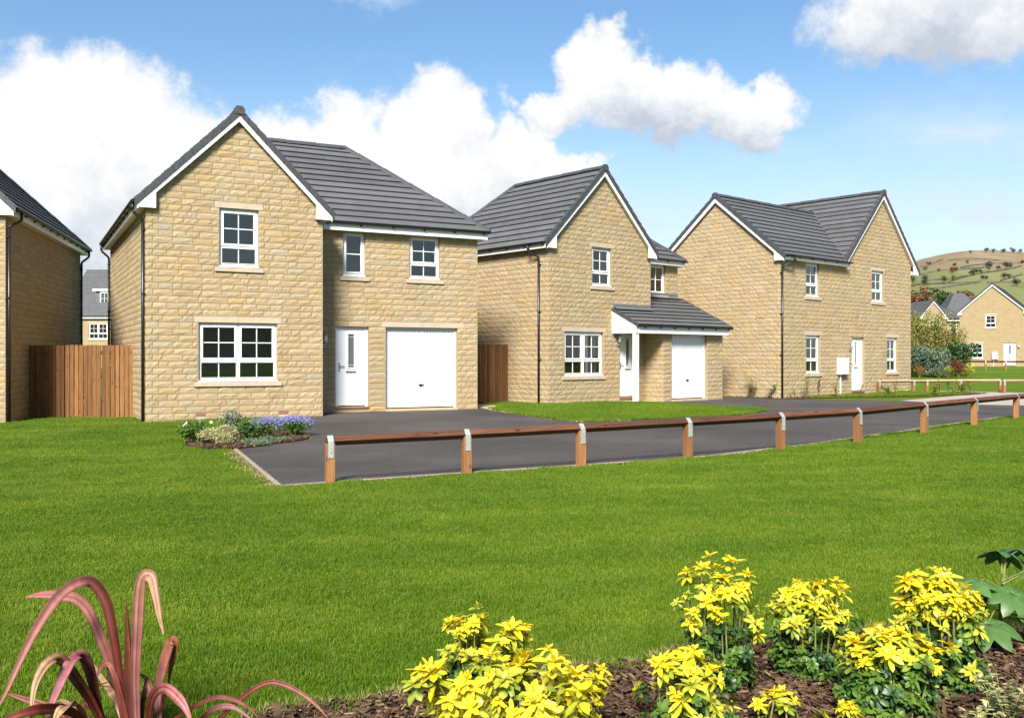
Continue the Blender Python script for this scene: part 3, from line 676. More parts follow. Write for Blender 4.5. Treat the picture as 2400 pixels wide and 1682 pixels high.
def gable_trim(p, sc, half, zr, k, n_out, zeave, joined=False, ends=(1, 1), wallhalf=None, zlow=None):
    """barge boards, verge caps, box ends on a gable. sc apex position, half incl. overhang, zr roof-top height at the apex, k slope, n_out distance of the verge from the wall"""
    h = p.h; ang = math.atan(k); cs, sn = math.cos(ang), math.sin(ang)
    for sg in (-1, 1):
        if not ends[0] and sg < 0 and zlow is None: continue
        hh = half if not (zlow is not None and sg < 0) else (zr - zlow) / k
        # barge board hangs under the verge
        top = 0.055; dep = 0.245
        pt = lambda d, off: (sc + sg * d, zr - d * k - off)
        poly = [pt(0, top), pt(hh - 0.06, top), pt(hh - 0.06, dep), pt(0, dep + 0.03)]
        m = MB(); m.prism([p.P(a, z, n_out - 0.035) for a, z in poly], Vector(p.P(0, 0, 0.025)) - Vector(p.P(0, 0, 0))); m.obj('bargeboard', 'white_plastic', h.e)
        # soffit strip behind the board
        q = [pt(0, 0.12), pt(hh - 0.07, 0.12)]; m = MB()
        m.add([p.P(q[0][0], q[0][1] - 0.10, 0.0), p.P(q[1][0], q[1][1] - 0.10, 0.0), p.P(q[1][0], q[1][1] - 0.10, n_out - 0.03), p.P(q[0][0], q[0][1] - 0.10, n_out - 0.03)], [(0, 1, 2, 3)]); m.obj('verge_soffit', 'white_plastic', h.e)
        # verge caps, one per tile course
        L = hh / cs; n = max(1, int(round(L / GAUGE))); big = MB()
        for i in range(n):
            d0, d1 = (L * i / n) * cs, (L * (i + 1) / n) * cs; m = big if joined else MB(); up0, up1 = 0.030, 0.058
            poly = [(sc + sg * d0, zr - d0 * k + up0 / cs), (sc + sg * (d1 - 0.006), zr - d1 * k + up1 / cs), (sc + sg * (d1 - 0.006), zr - d1 * k - 0.085 / cs), (sc + sg * d0, zr - d0 * k - 0.085 / cs)]
            m.prism([p.P(a, z, n_out - 0.03) for a, z in poly], Vector(p.P(0, 0, 0.05)) - Vector(p.P(0, 0, 0)))
            m.prism([p.P(a, z, n_out - 0.12) for a, z in [poly[0], poly[1], (poly[1][0], poly[1][1] - 0.03), (poly[0][0], poly[0][1] - 0.03)]], Vector(p.P(0, 0, 0.095)) - Vector(p.P(0, 0, 0)))
            if not joined: m.obj('verge_tile', 'ridge_tile', h.roof)
        if joined: big.obj('verge_tile', 'ridge_tile', h.roof)
        # box end
        if ends[(sg + 1) // 2]:
            a0 = hh - 0.06; zz = zr - hh * k; w = 0.40
            poly = [pt(a0, 0.10), (sc + sg * a0, zeave), (sc + sg * (a0 - w), zeave), pt(a0 - w, 0.20)]
            m = MB(); m.prism([p.P(a, z, n_out - 0.042) for a, z in poly], Vector(p.P(0, 0, 0.036)) - Vector(p.P(0, 0, 0))); m.obj('box_end', 'white_plastic', h.e)
            m = MB(); m.add([p.P(sc + sg * a0, zeave + 0.004, n_out - 0.04), p.P(sc + sg * (a0 - w), zeave + 0.004, n_out - 0.04), p.P(sc + sg * (a0 - w), zeave + 0.004, 0), p.P(sc + sg * a0, zeave + 0.004, 0)], [(0, 1, 2, 3)]); m.obj('soffit', 'white_plastic', h.e)
    cap = MB(); r = 0.13; c = [(-r * 0.95, -0.11), (-r, 0.0), (-0.07, 0.085), (0.07, 0.085), (r, 0.0), (r * 0.95, -0.11)]
    cap.prism([p.P(sc + a, zr + z, n_out - 0.05) for a, z in c], Vector(p.P(0, 0, 0.085)) - Vector(p.P(0, 0, 0))); cap.obj('ridge_end_cap', 'ridge_tile', h.roof)

def eaves(p, s0, s1, zf0, zf1, n_f, gutter_z, joined=False, ret=(0, 0)):
    """fascia, soffit, gutter with brackets along a wall"""
    h = p.h; gutter_z += 0.03; zf1 += 0.03
    m = MB(); p.box(m, s0, s1, zf0, zf1, n_f - 0.02, n_f); m.obj('fascia', 'white_plastic', h.e)
    m = MB(); m.add([p.P(s0, zf0 + 0.012, n_f - 0.02), p.P(s1, zf0 + 0.012, n_f - 0.02), p.P(s1, zf0 + 0.012, -0.01), p.P(s0, zf0 + 0.012, -0.01)], [(0, 1, 2, 3)]); m.obj('soffit', 'white_plastic', h.e)
    g0 = MB(); r = 0.058; prof = [(-r, 0.0), (-r * 0.8, -r * 0.6), (-r * 0.3, -r * 0.95), (r * 0.3, -r * 0.95), (r * 0.8, -r * 0.6), (r, 0.0), (r * 0.9, 0.004), (0, -r * 0.5), (-r * 0.9, 0.004)]
    c0 = n_f + r + 0.006
    va = [p.P(s0 - ret[0], gutter_z + z, c0 + x) for x, z in prof]; vb = [p.P(s1 + ret[1], gutter_z + z, c0 + x) for x, z in prof]; k = len(prof)
    g0.add(va + vb, [(i, (i + 1) % k, k + (i + 1) % k, k + i) for i in range(k)] + [tuple(range(k)), tuple(range(k, 2 * k))[::-1]]); go = g0.obj('gutter', 'black_plastic', h.e)
    n = max(1, int((s1 - s0) / 0.85)); 
    for i in range(n + 1):
        a = s0 + 0.12 + (s1 - s0 - 0.24) * i / n; m = MB(); p.box(m, a - 0.02, a + 0.02, gutter_z - 0.10, gutter_z + 0.01, n_f, n_f + 0.015); p.box(m, a - 0.018, a + 0.018, gutter_z - 0.075, gutter_z - 0.055, n_f, c0 + 0.02); m.obj('gutter_bracket', 'black_plastic', go)
def downpipe(p, s, zt, n_g, z0, s_pipe=None):
    """swan neck from the gutter to the wall, then down"""
    h = p.h; sp = s if s_pipe is None else s_pipe; r = 0.036; c = lambda a, z, n: p.P(a, z, n)
    m = MB(); m.tube([c(s, zt, n_g), c(s, zt - 0.17, n_g)], r, 10); m.tube([c(s, zt - 0.16, n_g), c(s, zt - 0.20, n_g - 0.02), c(sp, zt - 0.36, 0.085), c(sp, zt - 0.42, 0.065)], r * 0.95, 10); m.tube([c(sp, zt - 0.41, 0.065), c(sp, z0, 0.065)], r, 10)
    o = m.obj('downpipe', 'black_plastic', h.e, smooth=True)
    z = zt - 0.6
    while z > z0 + 0.2:
        k = MB(); p.box(k, sp - 0.065, sp + 0.065, z - 0.018, z + 0.018, 0.0, 0.05); k.tube([c(sp, z - 0.022, 0.065), c(sp, z + 0.022, 0.065)], r + 0.008, 10); k.obj('pipe_clip', 'black_plastic', o); z -= 1.45

# ------------------------------------------------------------------ ground, drive, lawns
def build_ground():
    xs = [-4000, -2000, -1000, -500, -250, -120, -70] + list(np.arange(-44, 70, 2.0)) + [90, 130, 200, 350, 700, 1400, 2500, 4000]
    ys = [-4000, -2000, -900, -400, -150, -60, -30] + list(np.arange(-16, 110, 2.0)) + [130, 180, 260, 400, 700, 1300, 2500, 4000]
    m = MB(); W = len(xs)
    m.add([(x, y, g(x, y) - 0.012) for y in ys for x in xs], [(j * W + i, j * W + i + 1, (j + 1) * W + i + 1, (j + 1) * W + i) for j in range(len(ys) - 1) for i in range(W - 1)])
    return structure(m.obj('ground', 'turf'))
build_ground()
def px2(pts): return [tuple(gp(*p)[:2]) for p in pts]
H1O, H2O, H3O, H0O = (-8.297, 21.3, 27.8), (1.0996, 28.46, 41.0), (9.486, 33.2, 41.2), (-11.93, 22.1, 14.0)
def loc2w(O, u, v):
    a = math.radians(O[2]); return (O[0] + u * math.cos(a) - v * math.sin(a), O[1] + u * math.sin(a) + v * math.cos(a))
DRIVE = px2([(653, 1138), (1104, 1107), (1362, 1090), (1597, 1073.5), (1700, 1064), (1900, 1040), (2100, 1012), (2400, 972)]) + [(17.0, 27.0), (17.5, 28.5)] + px2([(2400, 951), (2250, 948), (2110, 939.5), (1900, 936)]) + \
    [loc2w(H3O, 0.2, -0.1), loc2w(H3O, -0.1, 4.0), loc2w(H2O, 7.5, -0.6), loc2w(H2O, 4.2, -0.6), loc2w(H2O, 3.0, 0.1), loc2w(H2O, 0.1, 0.3), loc2w(H2O, -1.3, 1.0), loc2w(H1O, 8.8, 1.2), loc2w(H1O, 4.2, 1.2), loc2w(H1O, 4.0, 0.05)] + px2([(650, 978), (684, 994), (733, 1023), (720, 1031), (640, 1041), (553, 1054)])
LAWN2 = px2([(1152, 961), (1232, 973), (1300, 982.5), (1358, 988), (1480, 985), (1600, 978), (1720, 973), (1775, 968), (1793, 963.5), (1768, 957), (1690, 953), (1600, 949)]) + [loc2w(H2O, 3.1, -1.0), loc2w(H2O, 2.7, 0.02), loc2w(H2O, 0.02, -0.01), loc2w(H2O, -0.02, 1.8), loc2w(H2O, -1.3, 1.82)] + px2([(1116, 946), (1186, 951.8)])
BED1 = smooth_poly(px2([(432, 1047), (500, 1054), (555, 1052), (640, 1041), (715, 1031), (728, 1023), (690, 1006), (620, 1002), (500, 1006), (440, 1024)]), 1)
MULCH_EDGE = px2([(560, 1700), (640, 1668), (760, 1655), (850, 1648), (950, 1628), (1010, 1606), (1150, 1590), (1290, 1573), (1420, 1566), (1500, 1556), (1560, 1540), (1620, 1522), (1700, 1524), (1770, 1514), (1850, 1502), (2000, 1484), (2110, 1474), (2280, 1472), (2400, 1484)])
MULCH = [(-1.6, 0.5)] + [(-1.25, 3.35)] + MULCH_EDGE + [(4.5, 4.7), (5.0, 0.5)]
LAWN1 = [(-7.0, 2.0), (-1.25, 3.35)] + MULCH_EDGE + [(4.5, 4.7), (12.0, 9.0), (21.0, 21.0), (17.2, 26.8)] + px2([(2400, 973), (2100, 1013), (1900, 1041), (1700, 1065), (1597, 1074.5), (1362, 1091), (1104, 1108), (652, 1140), (551, 1055)]) + \
    px2([(500, 1056), (430, 1049), (427, 1020), (500, 998), (620, 994), (684, 993), (650, 977)]) + [loc2w(H1O, 0, -0.02), loc2w(H1O, -0.02, 1.6), loc2w(H0O, 0.02, 2.2), loc2w(H0O, 0.02, -0.02), (-20, 20), (-20, 8)]
LAWN3 = [loc2w(H3O, 1.0, -0.35), loc2w(H3O, 2.5, -0.9), loc2w(H3O, 5.0, -1.9), loc2w(H3O, 8.0, -2.7), loc2w(H3O, 9.6, -2.3), loc2w(H3O, 9.8, -1.2), loc2w(H3O, 9.7, -0.05), loc2w(H3O, 6.1, -0.05), loc2w(H3O, 6.0, -0.8), loc2w(H3O, 4.8, -0.8), loc2w(H3O, 4.6, -0.1)]
BED3 = [loc2w(H3O, -0.15, 2.2), loc2w(H3O, -0.5, 0.0), loc2w(H3O, 0.2, -0.6), loc2w(H3O, 2.5, -1.25), loc2w(H3O, 5.0, -2.3), loc2w(H3O, 8.0, -3.1), loc2w(H3O, 10.2, -2.9), loc2w(H3O, 10.9, -1.9), loc2w(H3O, 10.6, -0.6), loc2w(H3O, 9.75, 0.1), loc2w(H3O, 0.0, 0.1), loc2w(H3O, 0.05, 2.2)]
structure(sheet('driveway', DRIVE, 'asphalt', 0.0))
structure(sheet('lawn', LAWN1, 'turf', 0.004))
structure(sheet('lawn', LAWN2, 'turf', 0.035, 0.6, 0.06))
structure(sheet('planting_bed', BED3, 'soil', 0.012, 0.6, 0.03))
structure(sheet('lawn', LAWN3, 'turf', 0.045, 0.6, 0.06))
structure(sheet('planting_bed', BED1, 'soil', 0.012, 0.4, 0.02))
structure(sheet('planting_bed', MULCH, 'soil', 0.004, 0.3))
structure(sheet('garden_path', px2([(1095, 956), (1113, 954), (1152, 961), (1188, 952.6), (1113, 945.5), (1090, 946)]), 'buff_paving', 0.012, 0.4))
structure(sheet('road', px2([(2110, 939), (2250, 947.5), (2400, 950.5)]) + [(18.0, 28.5), (26, 30), (60, 44), (60, 47), (34, 40.5)] + px2([(2400, 920.5), (2270, 917.5), (2190, 915)]) + [loc2w(H3O, 9.9, 1.5), loc2w(H3O, 11.4, -0.5), loc2w(H3O, 11.2, -2.6)], 'pale_road', 0.005, 1.5))
structure(sheet('footpath', [(36, 62), (36, 63.2), (80, 66), (80, 64)], 'pale_road', 0.02, 3))

vt = [(653, 1139), (880, 1124), (1104, 1108), (1362, 1091), (1597, 1074.3), (1700, 1065), (1900, 1041), (2100, 1013), (2400, 973)]; vr = random.Random(3)
structure(sheet('bare_verge', px2(vt) + px2([(x + dx, y + (5.5 if x < 1700 else 3.5) * k_ + vr.uniform(-1.2, 1.2)) for (x, y), dx, k_ in [(p, d_, 1.0) for p in vt[::-1] for d_ in ((0, -60) if p[0] > 700 else (-8,))]]), 'dry_soil', 0.010, 0.5))
structure(sheet('bare_verge', px2([(551, 1055), (652, 1140.5), (640, 1142), (615, 1128), (596, 1112), (575, 1092), (558, 1075), (541, 1058)]), 'dry_soil', 0.010, 0.3))
# pin kerbs along the drive, one stone at a time
def kerb(pts, name, L=0.9, w=0.055, up=0.015):
    e = bpy.data.objects.new(name, None); COL.objects.link(e); e['kind'] = 'structure'; r = random.Random(5)
    for i in range(len(pts) - 1):
        a, b = Vector(pts[i]), Vector(pts[i + 1]); d = b - a; n = max(1, round(d.length / L)); t = d.normalized(); s = Vector((-t.y, t.x))
        for k in range(n):
            p, q = a + d * (k / n) + t * 0.006, a + d * ((k + 1) / n) - t * 0.006; m = MB(); w2 = w / 2; j = r.uniform(-0.008, 0.008); pts8 = []
            for dz in (-0.08, up + j * 0.5):
                for c, sg in ((p, -1), (q, -1), (q, 1), (p, 1)):
                    v = c + s * (sg * w2 + j); pts8.append((v.x, v.y, g(v.x, v.y) + dz))
            m.hexa(pts8).obj('kerb_stone', 'concrete', e, bevel=0.006)
    return e
kerb(px2([(653, 1138), (553, 1054)]), 'kerb', up=0.022, w=0.06)
kerb(px2([(653, 1139), (1104, 1108), (1362, 1091), (1597, 1074.3), (1700, 1065), (1900, 1041), (2100, 1013), (2400, 973)]) + [(17.0, 27.0)], 'kerb', up=0.014, w=0.04)
kerb(px2([(650, 977.5), (684, 993)]), 'kerb')

# ------------------------------------------------------------------ nearest house: gabled wing, recessed door and garage
def gable_top(sc, zr, k, drop=0.12): return lambda z1: (sc - (zr - drop - z1) / k, sc + (zr - drop - z1) / k)
def build_h1():
    h = House('stone_house', 'buff stone house with tall front gable, white door and garage in a recess', *H1O)
    R2 = math.sqrt(2)
    k = 0.835; L = math.hypot(1, k); rl = 2.31 * R2
    slope(h, (0, 0.83, 4.933), (1, 0, 0), (0, 1, k), [(4.36, 0), (9.15, 0), (5.95, 3.17 * L), (2.4, 3.17 * L), (2.04, 2.80 * L)])
    slope(h, (-0.27, -0.15, 4.96), (0, 1, 0), (1, 0, 1), [(0, 0), (9.4, 0), (9.4, rl), (0, rl)])
    slope(h, (4.35, -0.15, 4.96), (0, 1, 0), (-1, 0, 1), [(0, 0), (1.0, 0), (3.78, rl), (0, rl)])
    slope(h, (4.35, -0.15, 4.96), (0, 1, 0), (-1, 0, 1), [(7.3, 0), (9.4, 0), (9.4, rl), (4.52, rl)], joined=True)
    slope(h, (9.17, 0.83, 4.933), (0, 1, 0), (-1, 0, 0.823), [(0, 0), (6.34, 0), (3.17, 3.22 * math.hypot(1, 0.823))])
    slope(h, (0, 7.17, 4.933), (1, 0, 0), (0, -1, k), [(4.36, 0), (9.15, 0), (5.95, 3.17 * L), (2.4, 3.17 * L), (2.04, 2.80 * L)], joined=True)
    m = MB(); m.add([(2.04, 3.63, 7.27), (2.4, 4.0, 7.58), (2.04, 4.37, 7.27)], [(0, 1, 2)]); m.obj('roof_deck', 'roof_tile', h.roof)
    ridge(h, (2.04, -0.08, 7.27), (2.04, 9.25, 7.27)); ridge(h, (2.4, 4.0, 7.58), (5.95, 4.0, 7.58)); ridge(h, (9.13, 0.87, 4.96), (5.95, 4.0, 7.58)); ridge(h, (9.13, 7.13, 4.96), (5.95, 4.0, 7.58), joined=True)
    F, Rc, Lf = Panel(h, 'front', 0.0), Panel(h, 'front', 1.1), Panel(h, 'left', 0.0)
    # gable front
    w1 = (1.61, 2.52, 3.60, 4.95); w2 = (1.14, 2.96, 0.90, 2.25)
    holes = [w1, w2]
    wall_mesh(F, 0, 4.08, -0.4, 4.98, holes, (2.04, 7.02)); 
    stonework(F, -0.012, 4.092, 47, gable_top(2.04, 7.27, 1.0), hole_of(*w1) + hole_of(*w2) + [(1.08, 1.30, 0.06, 0.135), (3.01, 3.23, 0.06, 0.135)], 1.0, 1)
    window(F, *w1); window(F, *w2, style='double')
    for a in (1.08, 3.01):
        m = MB(); F.box(m, a, a + 0.22, 0.063, 0.135, -0.05, 0.004)
        for i in range(6):
            for j in range(2): F.box(m, a + 0.018 + i * 0.033, a + 0.036 + i * 0.033, 0.072 + j * 0.03, 0.092 + j * 0.03, 0.004, 0.010)
        m.obj('air_brick', 'terracotta', h.e); m = MB(); F.box(m, a, a + 0.22, 0.005, 0.058, -0.05, 0.012); m.obj('stone', 'cast_stone', h.e)
    gable_trim(F, 2.04, 2.31, 7.27, 1.0, 0.15, 4.82)
    # left flank
    wall_mesh(Lf, 0, 9.15, -0.4, 4.98)
    stonework(Lf, -0.0, 9.15, 33, None, (), 0.16, 2)
    eaves(Lf, -0.10, 9.2, 4.80, 4.95, 0.215, 4.955); downpipe(Lf, 0.10, 4.93, 0.28, -0.02, 0.10); downpipe(Lf, 9.0, 4.93, 0.28, -0.02, 9.0)
    # recess with door and garage
    d1 = (4.75, 5.66, 0.15, 2.25); ga = (6.14, 8.24, 0.06, 2.25); u1 = (4.96, 5.56, 3.60, 4.735); u2 = (6.82, 7.70, 3.60, 4.735)
    wall_mesh(Rc, 4.08, 8.85, -0.4, 4.98, [d1, ga, u1, u2])
    stonework(Rc, 4.08, 8.862, 33, None, [(d1[0], d1[1], 0.1, 2.25), (ga[0], ga[1], -0.1, 2.25), (ga[0] - 0.12, ga[1] + 0.2, 2.25, 2.40)] + hole_of(*u1, lintel=False) + hole_of(*u2, lintel=False), 0.78, 3)
    window(Rc, *u1, style='tall2', lintel=False); window(Rc, *u2, lintel=False)
    front_door(Rc, *d1); garage_door(Rc, *ga); lintel_block(Rc, ga[0] - 0.12, ga[1] + 0.2, 2.25, 2.40, True); wall_lamp(Rc, 4.45, 1.86)
    eaves(Rc, 4.36, 9.07, 4.735, 4.90, 0.22, 4.925, ret=(0, 0.05))
    Rw = Panel(h, 'right', 4.08); m = MB(); Rw.box(m, -0.1, 0.87, 4.82, 4.95, 0.20, 0.215); m.obj('fascia', 'white_plastic', h.e)
    m = MB(); m.add([Rw.P(-0.1, 4.832, 0.2), Rw.P(0.87, 4.832, 0.2), Rw.P(0.87, 4.832, 0), Rw.P(-0.1, 4.832, 0)], [(0, 1, 2, 3)]); m.obj('soffit', 'white_plastic', h.e)
    # flanks the photo does not show
    wall_mesh(Rw, 0, 1.1, -0.4, 4.98, mat='far_stone')
    Rr = Panel(h, 'right', 8.85); wall_mesh(Rr, 1.1, 6.9, -0.4, 4.98, mat='far_stone'); eaves(Rr, 1.0, 7.0, 4.735, 4.90, 0.22, 4.925)
    wall_mesh(Panel(h, 'back', 6.9), 4.08, 8.85, -0.4, 4.98, mat='far_stone'); wall_mesh(Panel(h, 'back', 9.15), 0, 4.08, -0.4, 4.98, (), (2.04, 7.02), mat='far_stone')
    wall_mesh(Panel(h, 'right', 4.08), 6.9, 9.15, -0.4, 4.98, mat='far_stone')
    Bk = Panel(h, 'back', 9.15); gable_trim(Bk, 2.04, 2.31, 7.27, 1.0, 0.15, 4.82, joined=True)
    finish_stones(h); return h
h1 = build_h1()

# ------------------------------------------------------------------ middle house: gable, porch and lean-to garage
def build_h2():
    h = House('stone_house', 'buff stone house with lean-to garage roof and porch on a white post', *H2O)
    R2 = math.sqrt(2); rl = 2.59 * R2; k = 0.835; L = math.hypot(1, k)
    slope(h, (-0.24, -0.15, 4.91), (0, 1, 0), (1, 0, 1), [(0, 0), (6.9, 0), (4.31, rl), (0, rl)])
    slope(h, (4.94, -0.15, 4.91), (0, 1, 0), (-1, 0, 1), [(0, 0), (1.05, 0), (4.10, rl), (0, rl)])
    slope(h, (0, 0.9, 4.93), (1, 0, 0), (0, 1, k), [(4.94, 0), (7.78, 0), (4.88, 2.9 * L), (2.6, 2.9 * L), (2.6, 2.75 * L)])
    slope(h, (7.78, 0.9, 4.93), (0, 1, 0), (-1, 0, k), [(0, 0), (5.8, 0), (2.9, 2.9 * L)], joined=True)
    slope(h, (-0.24, 6.75, 4.91), (1, 0, 0), (0, -1, 1), [(0, 0), (8.0, 0), (5.1, 2.45 * R2), (2.59, 2.59 * R2)], joined=True)
    ridge(h, (2.35, -0.08, 7.50), (2.35, 4.16, 7.50)); ridge(h, (-0.22, 6.73, 4.93), (2.35, 4.16, 7.50)); ridge(h, (7.76, 0.92, 4.96), (4.9, 3.8, 7.33)); ridge(h, (2.6, 3.8, 7.35), (4.9, 3.8, 7.35), joined=True)
    F, Lf, Up = Panel(h, 'front', 0.0), Panel(h, 'left', 0.0), Panel(h, 'front', 1.15)
    w1 = (1.90, 2.78, 3.75, 4.95); w2 = (0.68, 2.40, 0.90, 2.25); dr = (3.18, 4.07, 0.15, 2.25)
    wall_mesh(F, 0, 4.70, -0.4, 4.93, [w1, w2, dr], (2.35, 7.24))
    stonework(F, -0.012, 4.712, 48, gable_top(2.35, 7.50, 1.0), hole_of(*w1) + hole_of(*w2) + [(dr[0], dr[1], 0.1, 2.25)], 1.0, 11)
    window(F, *w1, curtain=0.28); window(F, *w2, style='double', curtain=0.38, split=True); front_door(F, *dr, gs=3.66); wall_lamp(F, 3.06, 1.98)
    gable_trim(F, 2.35, 2.59, 7.50, 1.0, 0.15, 4.76)
    wall_mesh(Lf, 0, 6.5, -0.4, 4.93); stonework(Lf, 0, 6.5, 33, None, (), 0.75, 12)
    eaves(Lf, -0.10, 6.7, 4.75, 4.90, 0.21, 4.905); downpipe(Lf, 0.62, 4.88, 0.27, -0.02, 0.36)
    # upper wall behind the lean-to
    u1 = (5.95, 6.86, 3.72, 4.76)
    wall_mesh(Up, 4.70, 7.54, 2.0, 4.93, [u1]); stonework(Up, 4.70, 7.552, 33, None, hole_of(*u1, lintel=False), 0.6, 13, rows_from=23)
    window(Up, *u1, style='tall2', lintel=False); m = MB()
    Up.box(m, 6.39, 6.42, 3.78, 4.70, -0.085, -0.068); m.obj('glazing_bar', 'white_plastic', h.e)
    eaves(Up, 4.94, 7.70, 4.75, 4.90, 0.22, 4.925, ret=(0, 0.05)); downpipe(Up, 5.05, 4.90, 0.28, 3.6, 4.78)
    # garage and porch
    GF, GL = Panel(h, 'front', -0.84), Panel(h, 'left', 4.374); ga = (4.79, 6.67, 0.06, 2.22)
    wall_mesh(GF, 4.374, 7.54, -0.4, 2.5, [ga]); stonework(GF, 4.362, 7.552, 16, None, [(ga[0], ga[1], -0.1, 2.5)], 0.9, 14)
    wall_mesh(GL, -0.84, 0, -0.4, 2.5); stonework(GL, -0.84, 0.0, 16, None, (), 0.9, 15); garage_door(GF, *ga)
    ks = 0.49; LL = math.hypot(1, ks)
    slope(h, (0, -1.12, 2.47), (1, 0, 0), (0, 1, ks), [(2.84, 0), (7.72, 0), (7.72, 1.12 * LL), (2.84, 1.12 * LL)])
    slope(h, (0, -1.12, 2.47), (1, 0, 0), (0, 1, ks), [(4.72, 1.12 * LL), (7.72, 1.12 * LL), (7.72, 2.27 * LL), (4.72, 2.27 * LL)])
    m = MB(); m.add([(2.86, -0.03, 3.18), (4.70, -0.03, 3.18), (4.70, -0.032, 3.09), (4.70, -0.19, 3.015), (2.86, -0.19, 3.015), (2.86, -0.032, 3.09)], [(0, 1, 2, 5), (5, 2, 3, 4)])
    m.add([(4.73, 1.12, 3.75), (7.54, 1.12, 3.75), (7.54, 1.115, 3.645), (7.54, 0.95, 3.575), (4.73, 0.95, 3.575), (4.73, 1.115, 3.645)], [(0, 1, 2, 5), (5, 2, 3, 4)]); m.obj('lead_flashing', 'lead', h.roof)
    # verge of the lean-to, both ends
    for (u, s) in ((2.84, -1), (7.72, 1)):
        n = 4 if s < 0 else 8; v1 = 0.0 if s < 0 else 1.15
        for i in range(n):
            a, b = -1.12 + (v1 + 1.12) * i / n, -1.12 + (v1 + 1.12) * (i + 1) / n; za, zb = 2.47 + ks * (a + 1.12), 2.47 + ks * (b + 1.12)
            m = MB(); m.prism([(u, a + 0.004, za + 0.062), (u, b, zb + 0.034), (u, b, zb - 0.075), (u, a + 0.004, za - 0.075)], (s * 0.05, 0, 0)); m.obj('verge_tile', 'ridge_tile', h.roof)
    m = MB(); m.box(2.80, 7.60, -1.06, -1.035, 2.22, 2.44); m.obj('fascia', 'white_plastic', h.e)
    m = MB(); m.prism([(2.80, -1.06, 2.22), (2.80, 0.0, 2.22), (2.80, 0.0, 2.92), (2.80, -1.06, 2.42)], (0.025, 0, 0)); m.obj('porch_side_panel', 'white_plastic', h.e)
    m = MB(); m.prism([(2.79, -1.06, 2.33), (2.79, 0.0, 2.84), (2.79, 0.0, 2.95), (2.79, -1.06, 2.43)], (0.012, 0, 0)); m.obj('bargeboard', 'white_plastic', h.e)
    m = MB(); m.box(2.82, 7.56, -1.035, 0.0, 2.225, 2.24); m.obj('porch_ceiling', 'white_plastic', h.e)
    Q = Panel(h, 'front', -0.84); k2 = MB(); 
    r = 0.058; c0 = -1.06 - r; prof = [(-r, 0.0), (-r * 0.8, -r * 0.6), (-r * 0.3, -r * 0.95), (r * 0.3, -r * 0.95), (r * 0.8, -r * 0.6), (r, 0.0), (0, -r * 0.5)]; kk = len(prof)
    k2.add([(2.86, c0 + x, 2.475 + z) for x, z in prof] + [(7.74, c0 + x, 2.475 + z) for x, z in prof], [(i, (i + 1) % kk, kk + (i + 1) % kk, kk + i) for i in range(kk)] + [tuple(range(kk)), tuple(range(kk, 2 * kk))[::-1]]); go = k2.obj('gutter', 'black_plastic', h.e)
    for i in range(7):
        m = MB(); a = 3.2 + i * 0.73; m.box(a, a + 0.04, -1.085, -1.06, 2.37, 2.47); m.box(a, a + 0.036, c0 - 0.02, -1.06, 2.40, 2.42); m.obj('gutter_bracket', 'black_plastic', go)
    m = MB(); m.box(2.815, 2.965, -1.03, -0.88, -0.1, 2.24); m.obj('porch_post', 'white_timber', h.e, bevel=0.008)
    m = MB(); m.box(2.83, 4.37, -0.84, 0.0, -0.05, 0.03); m.obj('porch_slab', 'buff_paving', h.e)
    # flanks the photo does not show
    Rr = Panel(h, 'right', 7.54); wall_mesh(Rr, 1.15, 6.5, -0.4, 4.93, mat='far_stone'); eaves(Rr, 1.0, 6.6, 4.75, 4.90, 0.22, 4.925); wall_mesh(Rr, -0.84, 1.15, -0.4, 2.45, mat='far_stone')
    m = MB(); m.add([(7.54, -0.84, 2.45), (7.54, 1.15, 2.45), (7.54, 1.15, 3.5), (7.54, -0.84, 2.55)], [(0, 1, 2, 3)]); m.obj('wall', 'far_stone', h.e)
    wall_mesh(Panel(h, 'back', 6.5), 0, 7.54, -0.4, 4.93, mat='far_stone'); wall_mesh(Panel(h, 'right', 4.70), 0, 1.15, 2.6, 4.93, mat='far_stone')
    downpipe(Panel(h, 'right', 7.54), 1.5, 4.90, 0.28, 0.0, 1.5)
    finish_stones(h); return h
h2 = build_h2()

